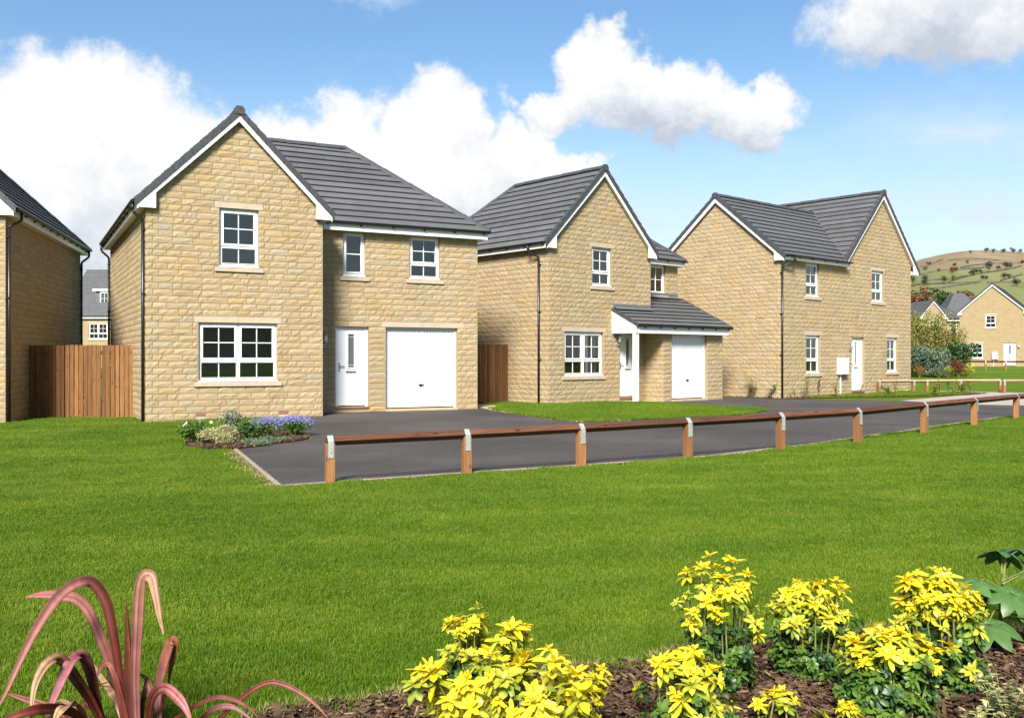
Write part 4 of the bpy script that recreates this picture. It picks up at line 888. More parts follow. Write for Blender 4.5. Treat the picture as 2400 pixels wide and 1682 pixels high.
# ------------------------------------------------------------------ third house: side gable plus cross gable
def build_h3():
    h = House('stone_house', 'buff stone house with side gable, cross gable and white meter box by its door', *H3O)
    k = 2.5 / 3.0; L = math.hypot(1, k); R2 = math.sqrt(2)
    slope(h, (0, -0.3, 5.03), (1, 0, 0), (0, 1, k), [(-0.15, 0), (4.1, 0), (6.6, 3.0 * L), (-0.15, 3.0 * L)])
    slope(h, (0, 5.7, 5.03), (1, 0, 0), (0, -1, k), [(-0.15, 0), (4.1, 0), (6.6, 3.0 * L), (-0.15, 3.0 * L)], joined=True)
    zb = 5.03; f = lambda z: (z - zb) * R2
    slope(h, (4.1, 0, zb), (0, 1, 0), (1, 0, 1), [(-0.15, f(5.155)), (2.7, f(7.53)), (2.7, f(8.13)), (-0.15, f(8.13))])
    slope(h, (4.1, 0, zb), (0, 1, 0), (1, 0, 1), [(2.7, f(7.53)), (5.55, f(5.155)), (5.55, f(8.13)), (2.7, f(8.13))], joined=True)
    slope(h, (10.25, 0, 5.08), (0, 1, 0), (-1, 0, 1), [(-0.15, 0), (5.55, 0), (5.55, 3.05 * R2), (-0.15, 3.05 * R2)], joined=True)
    m = MB(); m.tube([(4.12, -0.27, 5.075), (6.6, 2.7, 7.57)], 0.02, 6); m.obj('valley_trim', 'lead', h.roof)
    ridge(h, (-0.08, 2.7, 7.53), (6.6, 2.7, 7.53)); ridge(h, (7.2, -0.08, 8.13), (7.2, 5.5, 8.13))
    F, Lf = Panel(h, 'front', 0.0), Panel(h, 'left', 0.0)
    w1 = (1.67, 2.60, 0.90, 2.27); w2 = (7.72, 8.58, 0.90, 2.27); u1 = (1.66, 2.55, 3.72, 4.92); u2 = (6.48, 7.41, 3.72, 4.93); dr = (4.90, 5.87, 0.15, 2.25)
    wall_mesh(F, 0, 9.75, -0.4, 5.03, [w1, w2, u1, u2, dr])
    m = MB(); m.add([F.P(4.4, 5.03, 0), F.P(9.75, 5.03, 0), F.P(9.75, 5.38, 0), F.P(7.2, 7.92, 0), F.P(4.4, 5.12, 0)], [(0, 1, 2, 3, 4)]); m.obj('wall', 'mortar', h.e)
    def top(z1):
        if z1 <= 5.0: return (-1, 20)
        q = 8.13 - 0.12 - z1; return (7.2 - q, 7.2 + q)
    stonework(F, -0.012, 9.762, 53, top, hole_of(*w1) + hole_of(*w2) + hole_of(*u1, lintel=False) + hole_of(*u2) + [(dr[0], dr[1], 0.1, 2.25)], 1.0, 21)
    window(F, *w1, curtain=0.42); window(F, *w2, curtain=0.42); window(F, *u1, lintel=False, curtain=0.30); window(F, *u2, curtain=0.25)
    front_door(F, *dr); wall_lamp(F, 4.74, 1.88)
    m = MB(); F.box(m, 3.80, 4.38, 0.80, 1.44, 0.0, 0.20); mo = m.obj('meter_box', 'white_plastic', h.e, bevel=0.02)
    m = MB(); m.tube([F.P(3.96, 0.80, 0.07), F.P(3.96, -0.1, 0.07)], 0.03, 8); m.obj('meter_pipe', 'white_plastic', mo)
    m = MB(); F.box(m, 3.83, 4.35, 0.83, 1.41, 0.20, 0.206); m.obj('meter_door', 'white_plastic', mo)
    wall_mesh(Lf, 0, 5.4, -0.4, 5.20, (), (2.7, 7.42)); stonework(Lf, 0, 5.4, 49, gable_top(2.7, 7.53, k), (), 0.95, 22)
    gable_trim(Lf, 2.7, 3.0, 7.53, k, 0.15, 4.88)
    gable_trim(F, 7.2, 3.05, 8.13, 1.0, 0.15, 4.93, ends=(0, 1), zlow=5.15)
    eaves(F, -0.06, 4.42, 4.92, 5.04, 0.22, 5.06); downpipe(F, 0.52, 5.04, 0.28, -0.05, 0.03)
    wall_mesh(Panel(h, 'right', 9.75), 0, 5.4, -0.4, 5.25, mat='far_stone'); wall_mesh(Panel(h, 'back', 5.4), 0, 9.75, -0.4, 5.1, mat='far_stone')
    m = MB(); m.add([(4.6, 5.4, 5.1), (9.75, 5.4, 5.1), (9.75, 5.4, 5.38), (7.2, 5.4, 7.92), (4.6, 5.4, 5.3)], [(0, 1, 2, 3, 4)]); m.obj('wall', 'far_stone', h.e)
    Rw = Panel(h, 'right', 9.75); eaves(Rw, 0.0, 5.5, 4.93, 5.08, 0.22, 5.05); downpipe(Rw, 0.12, 5.05, 0.28, 3.4, 0.12)
    gable_trim(Panel(h, 'back', 5.4), 7.2, 3.05, 8.13, 1.0, 0.15, 4.93, joined=True)
    finish_stones(h); return h
h3 = build_h3()

# ------------------------------------------------------------------ house at the left edge, only its shaded flank shows
def build_h0():
    h = House('stone_house', 'shaded stone house at the left edge, flank wall beside the timber fence', *H0O, z0=-0.05)
    R2 = math.sqrt(2); rl = 3.02 * R2
    slope(h, (0.27, -0.15, 4.98), (0, 1, 0), (-1, 0, 1), [(0, 0), (9.0, 0), (4.2, rl), (0, rl)])
    slope(h, (-5.77, -0.15, 4.98), (0, 1, 0), (1, 0, 1), [(0, 0), (9.0, 0), (4.2, rl), (0, rl)], joined=True)
    m = MB(); m.add([(0.27, 8.85, 4.98), (-5.77, 8.85, 4.98), (-2.75, 4.05, 8.0)], [(0, 1, 2)]); m.obj('roof_deck', 'roof_tile', h.roof)
    ridge(h, (-2.75, -0.1, 8.0), (-2.75, 4.05, 8.0)); ridge(h, (0.25, 8.83, 5.0), (-2.75, 4.05, 8.0))
    Rr, F = Panel(h, 'right', 0.0), Panel(h, 'front', 0.0)
    wall_mesh(Rr, 0, 8.6, -0.4, 4.98); stonework(Rr, 0, 8.6, 33, None, (), 1.0, 31)
    eaves(Rr, -0.10, 8.75, 4.80, 4.96, 0.215, 4.965); downpipe(Rr, 0.30, 4.94, 0.28, -0.1, 0.07); downpipe(Rr, 8.55, 4.94, 0.28, -0.1, 8.5)
    wall_mesh(F, -5.5, 0, -0.4, 4.98, (), (-2.75, 7.73)); stonework(F, -5.5, 0.012, 52, gable_top(-2.75, 8.0, 1.0), (), 0.05, 32); gable_trim(F, -2.75, 3.02, 8.0, 1.0, 0.15, 4.82, joined=True)
    wall_mesh(Panel(h, 'back', 8.6), -5.5, 0, -0.4, 4.98, mat='far_stone'); wall_mesh(Panel(h, 'left', -5.5), 0, 8.6, -0.4, 4.98, mat='far_stone')
    finish_stones(h); return h
h0 = build_h0()

# ------------------------------------------------------------------ timber fences
def board_fence(name, label, a, b, zb, height, n, seed, gap=0.016):
    e = thing(name, label, 'fence', (a[0], a[1], 0)); A, B = Vector((a[0], a[1])), Vector((b[0], b[1])); d = B - A; ln = d.length
    e.rotation_euler = (0, 0, math.atan2(d.y, d.x)); r = random.Random(seed)
    for i in range(n):
        x0, x1 = ln * i / n + gap / 2 * r.uniform(0.5, 1.6), ln * (i + 1) / n - gap / 2 * r.uniform(0.5, 1.6); j = r.uniform(-0.012, 0.012); t = r.uniform(-0.005, 0.005)
        m = MB(); z1 = zb + height + r.uniform(-0.008, 0.008)
        m.hexa([(x0, j - 0.011, zb), (x1, j - 0.011 + t, zb), (x1, j + 0.011 + t, zb), (x0, j + 0.011, zb), (x0 + t, j - 0.011, z1), (x1 + t, j - 0.011, z1), (x1 + t, j + 0.011, z1), (x0 + t, j + 0.011, z1)])
        m.obj('board', 'fence_board', e, bevel=0.003)
    for z in (0.35, 1.0, 1.60):
        m = MB(); m.box(0, ln, 0.014, 0.055, zb + z, zb + z + 0.09); m.obj('fence_rail', 'fence_board', e)
    for x in (0.03, ln / 2, ln - 0.1):
        m = MB(); m.box(x, x + 0.075, 0.056, 0.13, zb - 0.3, zb + height - 0.05); m.obj('fence_post', 'fence_board', e)
    return e
def side_hit(O, px):
    """where the sight line through pixel column px meets the left flank (u=0) of a house"""
    a = math.radians(O[2]); dx = (px - CX) / FPX; u = Vector((math.cos(a), math.sin(a))); o = Vector((O[0], O[1])); r = Vector((dx, 1)); t = o.dot(u) / r.dot(u); return r * t
fa = Vector(loc2w(H0O, 0.03, 2.05)); fb = side_hit(H1O, 313.5)
board_fence('timber_fence', 'brown vertical board fence between the shaded house and the nearest gabled house', fa, fb, g(*fa) + 0.03, 1.84, 23, 3, 0.015)
m1 = Vector(loc2w(H2O, -0.03, 1.85)); m0 = Vector(loc2w(H2O, -1.42, 1.85))
board_fence('timber_fence', 'narrow brown board fence closing the gap beside the garage of the nearest house', m0, m1, 0.06, 1.80, 13, 4, 0.014)

# ------------------------------------------------------------------ knee rail fences
def knee_rail(name, label, pts, post=0.105, hgt=0.50, rail_mat='rail_timber', post_mat='post_timber', group=None, side=0.084, ext=0.0):
    e = thing(name, label, 'fence', (0, 0, 0), 0, group)
    P = [Vector(p) for p in pts]; n = len(P); D = side / math.sqrt(2)
    top = [Vector((p.x, p.y, g(p.x, p.y) + hgt)) for p in P]     # rail axis
    for i, p in enumerate(P):
        t = ((P[min(i + 1, n - 1)] - P[max(i - 1, 0)])).normalized(); s = Vector((-t.y, t.x)); w = post / 2
        o = MB(); z0 = g(p.x, p.y) - 0.2; z1 = top[i].z - D * 0.55; c = [p + t * (a * w) + s * (b * w) for a, b in ((-1, -1), (1, -1), (1, 1), (-1, 1))]
        zz = top[i].z - D; mid = [p + t * (a * w) for a in (-1, 1)]
        vs = [(q.x, q.y, z0) for q in c] + [(q.x, q.y, z1 + 0.012) for q in c] + [(q.x, q.y, zz) for q in mid]      # V-notched top
        o.add(vs, [(0, 3, 2, 1), (0, 1, 5, 4), (2, 3, 7, 6), (1, 2, 6, 9, 5), (3, 0, 4, 8, 7), (4, 5, 9, 8), (8, 9, 6, 7)])
        po = o.obj('post', post_mat, e, bevel=0.004)
        # galvanised strap bent over the rail
        k = MB(); sw = 0.034; tk = 0.003; T = top[i]; DD = D + tk; prof = [(-w - tk, -0.19), (-w - tk, -DD * 0.55), (-DD * 0.62, -DD * 0.38), (0, DD), (DD * 0.62, DD * 0.38), (w + tk, -DD * 0.55), (w + tk, -0.19)]
        e_ = max(w, D) + tk; prof = [(-e_, -0.20), (-e_, 0.0), (0.0, DD + 0.003), (e_, 0.0), (e_, -0.20)]
        vs = []
        for (b, z) in prof:
            for a in (-1, 1):
                q = p + t * (a * sw) + s * b; vs.append((q.x, q.y, T.z + z))
        k.add(vs, [(2 * j, 2 * j + 1, 2 * j + 3, 2 * j + 2) for j in range(len(prof) - 1)]); so = k.obj('metal_strap', 'galvanised', po)
        md = so.modifiers.new('thickness', 'SOLIDIFY'); md.thickness = 0.004
    for i in range(n - 1):
        a, b = top[i].copy(), top[i + 1].copy(); d = (b - a).normalized(); 
        if i == 0: a -= d * 0.05
        if i == n - 2: b += d * (0.05 + ext)
        s = Vector((-d.y, d.x, 0)).normalized(); u = s.cross(d); u = u if u.z > 0 else -u; mid = (a + b) / 2; Lh = (b - a).length / 2 - 0.001
        m = MB(); m.hexa([(-Lh, 0, -D), (Lh, 0, -D), (Lh, D, 0), (-Lh, D, 0), (-Lh, -D, 0), (Lh, -D, 0), (Lh, 0, D), (-Lh, 0, D)])
        ro = m.obj('rail', rail_mat, e, bevel=0.003); ro.matrix_local = Matrix(((d.x, s.x, u.x, mid.x), (d.y, s.y, u.y, mid.y), (d.z, s.z, u.z, mid.z), (0, 0, 0, 1)))
    return e
posts = [gp(773.5, 1131.6), gp(1093.5, 1111), gp(1361.5, 1092), gp(1612, 1073), gp(1829.5, 1055), gp(2010.4, 1039), gp(2165.9, 1017), gp(2283.8, 999.3), gp(2382, 982)]
d = (posts[-1] - posts[-2]).normalized(); posts += [posts[-1] + d * 1.85, posts[-1] + d * 3.7]
knee_rail('knee_rail_fence', 'low brown knee rail with galvanised straps along the front edge of the driveway', [p.xy for p in posts])
far1 = [at(2060, 900, 37.6), at(2141, 900, 38.2), at(2172, 900, 38.4), at(2250.5, 900, 38.8), at(2343, 900, 39.2)]
knee_rail('knee_rail_fence', 'pale knee rail across the verge beyond the last house corner', [p.xy for p in far1], rail_mat='pale_rail')
far2 = [at(2353, 900, 38.6), at(2440, 900, 38.9), at(2530, 900, 39.2)]
knee_rail('knee_rail_fence', 'second pale knee rail starting beside the end of the first, at the right edge', [p.xy for p in far2], rail_mat='pale_rail')
far3 = [at(2215 + i * 47.5, 860, 70 - 0.35 * i) for i in range(6)]
knee_rail('knee_rail_fence', 'distant brown knee rail in front of the far gabled house door', [p.xy for p in far3], post=0.12, side=0.10, hgt=0.6)

# ------------------------------------------------------------------ far background
def simple_house(name, label, x, y, yaw, z0, walls, wins, roofs, gables=(), eav=(), doors=()):
    h = House(name, label, x, y, yaw, z0)
    for (O, A, B, poly) in roofs: slope(h, O, A, B, poly, joined=True)
    holes = {}
    for (pk, off, *w) in wins: holes.setdefault((pk, off), []).append(tuple(w[:4]))
    for (pk, off, s0, s1, z1, gb) in walls: wall_mesh(Panel(h, pk, off), s0, s1, -1.0, z1, [q for q in holes.get((pk, off), []) if s0 <= q[0] and q[1] <= s1] + [q[2:6] for q in doors if (q[0], q[1]) == (pk, off) and s0 <= q[2] <= s1], gb, mat='far_stone')
    for (pk, off, s0, s1, z0_, z1_, st) in wins: window(Panel(h, pk, off), s0, s1, z0_, z1_, style=st, lintel=True, split=False)
    for (pk, off, *a) in gables: gable_trim(Panel(h, pk, off), *a, joined=True)
    for (pk, off, *a) in eav: eaves(Panel(h, pk, off), *a)
    for (pk, off, *a) in doors: front_door(Panel(h, pk, off), *a)
    return h
R2 = math.sqrt(2)
# large gabled house at the right edge
kB = 0.9; LB = math.hypot(1, kB)
xB = at(2249, 0, 89.5); hB = simple_house('stone_house', 'distant buff house at the right edge with a broad front gable and white door', xB.x, 89.5, -33.0, 0.76,
    [('front', 0, 0, 5.6, 5.0, (2.8, 7.6)), ('left', 0, 0, 9.0, 5.0, None), ('right', 5.6, 0, 9.0, 5.0, None), ('back', 9.0, 0, 5.6, 5.0, (2.8, 7.6))],
    [('front', 0, 2.2, 3.1, 3.6, 4.75, 'single'), ('front', 0, 1.05, 2.0, 0.75, 2.1, 'single'), ('right', 5.6, 2.0, 3.0, 3.55, 4.75, 'single')],
    [((-0.25, -0.15, 5.0), (0, 1, 0), (1, 0, kB), [(0, 0), (9.3, 0), (9.3, 3.05 * LB), (0, 3.05 * LB)]), ((5.85, -0.15, 5.0), (0, 1, 0), (-1, 0, kB), [(0, 0), (9.3, 0), (9.3, 3.05 * LB), (0, 3.05 * LB)])],
    [('front', 0, 2.8, 3.05, 7.74, kB, 0.15, 4.78)], [('right', 5.6, 0, 9.0, 4.72, 4.9, 0.22, 4.95), ('left', 0, 0, 9.0, 4.78, 4.95, 0.22, 4.95)], [('front', 0, 3.75, 4.75, 0.05, 2.15, 'right')])
Pq = Panel(hB, 'front', 0.0); mm = MB(); Pq.box(mm, 2.78, 3.25, 0.62, 1.25, 0, 0.18); mbx = mm.obj('meter_box', 'white_plastic', hB.e); mm = MB(); mm.tube([Pq.P(2.9, 0.62, 0.06), Pq.P(2.9, -0.1, 0.06)], 0.03, 6); mm.obj('meter_pipe', 'white_plastic', mbx); wall_lamp(Pq, 5.0, 1.75)
finish_stones(hB)
# smaller house with gable and hipped wing to its left
kC = 1.15; LC = math.hypot(1, kC)
xC = at(2157, 0, 98.0); hC = simple_house('stone_house', 'distant buff house with a narrow gable and low hipped wing behind the shrubs', xC.x, 98.0, 2.0, 0.75,
    [('front', 0, 0, 2.75, 5.0, (1.37, 6.6)), ('left', 0, 0, 8.0, 5.0, None), ('front', 0.7, 2.75, 5.6, 4.85, None), ('right', 5.6, 0.7, 8.0, 4.85, None), ('right', 2.75, 0, 0.7, 4.85, None), ('back', 8.0, 0, 5.6, 4.85, None)],
    [('front', 0, 1.0, 1.85, 3.5, 4.7, 'single'), ('front', 0, 0.7, 2.2, 0.7, 2.05, 'double'), ('front', 0.7, 3.5, 4.3, 3.5, 4.62, 'single'), ('front', 0.7, 3.1, 4.9, 0.7, 2.05, 'double')],
    [((-0.2, -0.15, 5.0), (0, 1, 0), (1, 0, kC), [(0, 0), (8.3, 0), (8.3, 1.57 * LC), (0, 1.57 * LC)]), ((2.95, -0.15, 5.0), (0, 1, 0), (-1, 0, kC), [(0, 0), (0.55, 0), (3.6, 1.57 * LC), (0, 1.57 * LC)]),
     ((0, 0.4, 4.85), (1, 0, 0), (0, 1, 0.55), [(2.95, 0), (5.9, 0), (2.6, 3.3 * math.hypot(1, 0.55)), (1.37, 3.3 * math.hypot(1, 0.55))]), ((5.9, 0.4, 4.85), (0, 1, 0), (-1, 0, 0.55), [(0, 0), (8.0, 0), (4.6, 3.3 * math.hypot(1, 0.55)), (3.3, 3.3 * math.hypot(1, 0.55))])],
    [('front', 0, 1.37, 1.57, 6.8, kC, 0.15, 4.8)], [('front', 0.7, 2.95, 5.8, 4.62, 4.8, 0.25, 4.83), ('left', 0, 0, 8.0, 4.8, 4.96, 0.2, 4.98)])
downpipe(Panel(hC, 'left', 0.0), 0.15, 4.95, 0.25, 0, 0.15); ridge(hC, (5.85, 0.45, 4.9), (2.6, 3.7, 6.7), joined=True); finish_stones(hC)
# hipped roof behind
xD = at(2205, 0, 124.0); hD = simple_house('stone_house', 'farthest buff house, only its hipped grey roof shows between two gables', xD.x, 124.0, -8.0, 0.8,
    [('front', 0, 0, 6.6, 5.0, None), ('left', 0, 0, 8.0, 5.0, None), ('right', 6.6, 0, 8.0, 5.0, None), ('back', 8.0, 0, 6.6, 5.0, None)], [],
    [((-0.3, -0.3, 4.95), (1, 0, 0), (0, 1, 1.25), [(0, 0), (7.2, 0), (4.2, 3.6 * math.hypot(1, 1.25)), (3.0, 3.6 * math.hypot(1, 1.25))]),
     ((6.9, -0.3, 4.95), (0, 1, 0), (-1, 0, 1.5), [(0, 0), (8.6, 0), (5.0, 3.0 * math.hypot(1, 1.5)), (3.6, 3.0 * math.hypot(1, 1.5))]),
     ((-0.3, -0.3, 4.95), (0, 1, 0), (1, 0, 1.5), [(0, 0), (8.6, 0), (5.0, 3.0 * math.hypot(1, 1.5)), (3.6, 3.0 * math.hypot(1, 1.5))])])
ridge(hD, (6.85, -0.25, 5.0), (3.9, 3.3, 9.45), joined=True); finish_stones(hD)
# tall house seen through the gap on the left
xE = at(150, 0, 84.0); hE = simple_house('stone_house', 'distant house with a white dormer, seen between the shaded house and nearest gable', xE.x, 84.0, -2.0, 0.0,
    [('front', 0, 0, 9.0, 5.15, None), ('left', 0, 0, 9.0, 5.15, (4.5, 9.6)), ('right', 9.0, 0, 9.0, 5.15, (4.5, 9.6)), ('back', 9.0, 0, 9.0, 5.15, None)],
    [('front', 0, 2.25, 3.95, 3.2, 4.6, 'double'), ('front', 0, 6.2, 7.2, 3.2, 4.6, 'single')],
    [((0, -0.3, 5.15), (1, 0, 0), (0, 1, 0.97), [(-0.15, 0), (9.15, 0), (9.15, 4.8 * math.hypot(1, 0.97)), (-0.15, 4.8 * math.hypot(1, 0.97))]),
     ((0, 9.3, 5.15), (1, 0, 0), (0, -1, 0.97), [(-0.15, 0), (9.15, 0), (9.15, 4.8 * math.hypot(1, 0.97)), (-0.15, 4.8 * math.hypot(1, 0.97))])], (), [('front', 0, -0.1, 9.1, 5.0, 5.15, 0.25, 5.2)])
Dp = Panel(hE, 'front', 1.15); mm = MB(); Dp.box(mm, 2.32, 4.15, 6.1, 7.55, -1.4, -0.02); do_ = mm.obj('dormer', 'lead', hE.e); mm = MB(); Dp.box(mm, 2.1, 4.4, 7.55, 7.72, -2.4, 0.2); mm.obj('dormer_roof', 'white_plastic', do_)
window(Dp, 2.75, 3.55, 6.28, 7.45, style='tall2', lintel=False, sill=False, room=False, depth=-0.06); mm = MB(); Dp.box(mm, 2.75, 3.55, 6.3, 7.4, -0.019, -0.012); mm.obj('blind', 'room', do_)
mm = MB(); Dp.box(mm, 3.14, 3.17, 6.32, 7.42, 0.04, 0.055); mm.obj('glazing_bar', 'white_plastic', do_)
finish_stones(hE)

# hills: one ahead on the right, low wooded ground behind the camera
def hill_h(x, y):
    s = max(0.0, (y - 780) / 1920.0); t = x / max(y, 1.0)
    px = CX + FPX * t
    sky_ = np.interp(px, [1500, 1800, 1950, 2050, 2110, 2150, 2200, 2260, 2330, 2400, 2600, 3000, 3600], [790, 740, 690, 655, 628, 608, 598, 592.5, 591, 590, 594, 640, 740])
    H = (YH - sky_) / FPX * 2700
    z = 1.0 + H * min(s, 1.0) ** 1.12 * (1.0 if s < 1 else max(0.0, 1 - (s - 1) * 0.8))
    return z + 6.0 * s * (math.sin(x * 0.007 + y * 0.0043) + 0.6 * math.sin(x * 0.017 - y * 0.0103))
def build_hill():
    xs = list(np.linspace(180, 2460, 64)); ys = list(np.linspace(765, 3750, 70)); m = MB(); W = len(xs)
    m.add([(x, y, hill_h(x, y)) for y in ys for x in xs], [(j * W + i, j * W + i + 1, (j + 1) * W + i + 1, (j + 1) * W + i) for j in range(len(ys) - 1) for i in range(W - 1)])
    structure(m.obj('hill', 'hillside', smooth=True))
    m = MB(); n = 80      # rising wooded ground behind the camera
    vs = []; fs = []
    for j, (r, k) in enumerate(((120, -0.02), (180, 0.30), (260, 0.75), (380, 1.0), (600, 0.3))):
        for i in range(n + 1):
            a = math.radians(95 + 170 * i / n); hh = 34 * k * (1 + 0.22 * math.sin(a * 5) + 0.10 * math.sin(a * 13 + 1))
            vs.append((r * math.sin(a), r * math.cos(a), hh - 0.3))
    fs = [(j * (n + 1) + i, j * (n + 1) + i + 1, (j + 1) * (n + 1) + i + 1, (j + 1) * (n + 1) + i) for j in range(4) for i in range(n)]
    m.add(vs, fs); structure(m.obj('hill', 'leaf_hill', smooth=True))
build_hill()
def hill_pt(px, py):
    t = (px - CX) / FPX; e = (YH - py) / FPX; lo, hi = 786.0, 2715.0
    f = lambda y: hill_h(t * y, y) - HC - e * y
    y = lo
    while y < hi and f(y) < 0: y += 8
    return Vector((t * y, y, hill_h(t * y, y)))
hz = lambda x, y: (2100 + x / 7.653, 560 + y / 7.653)
walls_px = [[(450, 500), (560, 470), (700, 430), (860, 370)], [(390, 660), (480, 630), (640, 600), (900, 570), (1180, 550), (1640, 520)], [(1160, 520), (1400, 480), (1640, 455), (2000, 445), (2290, 435)], [(460, 770), (700, 745), (980, 740), (1320, 660)],
            [(920, 800), (1100, 730), (1400, 650), (1700, 600), (1930, 565), (2290, 475)], [(280, 855), (600, 825), (900, 815), (1300, 800), (1560, 780)], [(560, 915), (800, 890), (1100, 850), (1500, 800)], [(1880, 760), (2060, 700), (2290, 640)], [(1640, 800), (1900, 790), (2290, 785)], [(930, 400), (1150, 380), (1500, 370), (1900, 395)]]
for k, w in enumerate(walls_px):
    pts = [hill_pt(*hz(*q)) for q in w]; path = []
    for i in range(len(pts) - 1):
        for j in range(8): q = pts[i].lerp(pts[i + 1], j / 8); path.append(Vector((q.x, q.y, hill_h(q.x, q.y))))
    m = MB(); vs = []
    for i, p in enumerate(path):
        for dy, dz in ((-2.0, -1.5), (-1.5, 2.6), (1.5, 2.6), (2.0, -1.5)): vs.append((p.x, p.y + dy, p.z + dz))
    m.add(vs, [(4 * i + a, 4 * i + a + 1, 4 * i + a + 5, 4 * i + a + 4) for i in range(len(path) - 1) for a in range(3)]); tag(m.obj('field_wall', 'dry_stone'), 'dark dry stone wall crossing the fields of the far hillside', 'wall', 'field walls on the far hill')

# ------------------------------------------------------------------ foliage kit
def leaf_cloud(n, shape, size, r, asp=0.5, tilt=0.6, lo=0.75, hi=1.2):
    """n folded leaf faces spread through a volume; shape(r) returns a point"""
    m = MB()
    for _ in range(n):
        c = Vector(shape(r)); s = size * r.uniform(0.6, 1.3); a = r.uniform(0, 2 * math.pi); el = r.uniform(-tilt, tilt + 0.5)
        d = Vector((math.cos(a) * math.cos(el), math.sin(a) * math.cos(el), math.sin(el))); w = d.cross(Vector((r.uniform(-1, 1), r.uniform(-1, 1), 1.2))).normalized() * s * asp * 0.5; t = r.uniform(lo, hi); nn = d.cross(w).normalized() * s * 0.08
        m.add([c - d * s * 0.5, c + w - nn, c + d * s * 0.5, c - w - nn], [(0, 1, 2), (0, 2, 3)], (t, t, t))
    return m
def ell(cx, cy, cz, rx, ry, rz, shell=0.55):
    def f(r):
        while True:
            p = Vector((r.uniform(-1, 1), r.uniform(-1, 1), r.uniform(-1, 1))); L = p.length
            if L < 1 and (L > shell or r.random() < 0.35): return (cx + p.x * rx, cy + p.y * ry, cz + p.z * rz)
    return f
def clumps(cs):
    """union of ellipsoids weighted by size"""
    w = [c[3] * c[5] for c in cs]
    def f(r): c = r.choices(cs, w)[0]; return ell(*c)(r)
    return f
def tree(name, label, base, hgt, rad, mat, seed, group=None, n=1200, size=0.5, cat='tree'):
    r = random.Random(seed); e = thing(name, label, cat, base, 0, group); m = MB(); th = hgt * 0.45
    m.tube([(0, 0, -0.5), (0.02 * hgt, 0, th * 0.6), (0, 0.02 * hgt, hgt * 0.8)], hgt * 0.030, 7, r1=hgt * 0.008)
    for i in range(6):
        a = i * 1.05 + r.random(); z = th * r.uniform(0.5, 1.2); m.tube([(0, 0, z), (math.cos(a) * rad * 0.4, math.sin(a) * rad * 0.4, z + hgt * 0.14), (math.cos(a) * rad * 0.75, math.sin(a) * rad * 0.75, z + hgt * 0.22)], hgt * 0.012, 5, r1=hgt * 0.003)
    m.obj('trunk', 'bark', e)
    cs = []
    for i in range(9):
        a = r.uniform(0, 6.28); q = r.uniform(0, 0.6) * rad; k = r.uniform(0.35, 0.6) * rad; cs.append((math.cos(a) * q, math.sin(a) * q, hgt * r.uniform(0.42, 0.86), k, k, k * 0.8, 0.5))
    leaf_cloud(n, clumps(cs), size, r, 0.7).obj('crown', mat, e); return e
# trees on the hillside
HT = {7: 'russet tree on the hillside, lower one of the russet pair', 8: 'russet tree on the hillside, upper one of the russet pair', 18: 'reddish tree on the hillside above the ridge of the broad gable house', 22: 'pale olive tree in the middle of the hillside fields'}
for k, (x, y, w) in enumerate([(590, 460, 1.0), (530, 545, 1.0), (510, 745, 1.6), (520, 815, 1.4), (870, 765, 1.5), (1045, 470, 1.0), (1280, 418, .8), (1010, 600, 1.5), (1080, 565, 1.2), (1380, 640, 1.6), (1440, 610, 1.2), (1520, 600, 1.1), (1670, 560, 2.1), (1820, 545, 1.2), (1980, 520, 1.7), (2040, 510, 1.4), (1560, 720, 1.2), (1610, 715, 1.0), (1940, 680, 1.4), (2010, 690, 1.2), (2150, 830, 2.0), (300, 780, 1.6), (1030, 710, 1.2), (2270, 420, 1.0), (760, 560, .8), (1330, 240, .8), (1620, 225, 1.2), (1740, 228, 1.0), (1930, 232, 1.2), (2100, 235, 1.3), (2230, 238, 1.0)]):
    p = hill_pt(*hz(x, y + 25)); hgt = 11.0 * w * p.y / 2200
    tree('hill_tree', HT.get(k, 'tree in the thin row along the skyline of the far hill' if k >= 25 else 'small dark tree on the walled fields of the far hillside'), p - Vector((0, 0, 0.8)), hgt, hgt * 0.62, 'leaf_russet' if k in (7, 8, 18) else ('leaf_olive' if k == 22 else 'leaf_hill'), 300 + k, 'trees on the far hillside', 320, hgt * 0.14)
# autumn wood at the foot of the hill
AUT = ['russet autumn tree at the left end of the belt, by the house corner', 'dark tree rising just left of the olive one in the belt', 'broad olive green tree left of the bright orange crown', 'bright orange tree crowning the middle of the autumn belt', 'dark brown-green tree right of the orange crown', 'dark tree low in the belt below the orange crown', 'olive green tree low in the belt above the narrow gable', 'russet tree above the hipped roof, left of the broad gable', 'russet tree touching the broad gable of the far house', 'dark tree left of the hipped roof ridge', 'orange tree mostly hidden by the last house corner', 'small olive tree behind the broad gable roof']
for k, (x, y, w, mat) in enumerate([(2146, 700, 9, 'leaf_russet'), (2160, 688, 9, 'leaf_dark'), (2176, 697, 10, 'leaf_olive'), (2196, 687, 9, 'leaf_orange'), (2216, 692, 10, 'leaf_dark'), (2188, 706, 9, 'leaf_dark'), (2206, 712, 9, 'leaf_olive'), (2247, 692, 9, 'leaf_russet'), (2262, 698, 9, 'leaf_russet'), (2232, 703, 9, 'leaf_dark'), (2128, 702, 9, 'leaf_orange'), (2278, 704, 8, 'leaf_olive')]):
    y0 = 195 + (k % 4) * 9; top = at(x, y, y0); hg = top.z - 0.7
    tree('autumn_tree', AUT[k], (top.x, y0, 0.7), hg * 1.12, 5.2, mat, 500 + k, 'autumn trees behind the far roofs', 1500, 0.75)

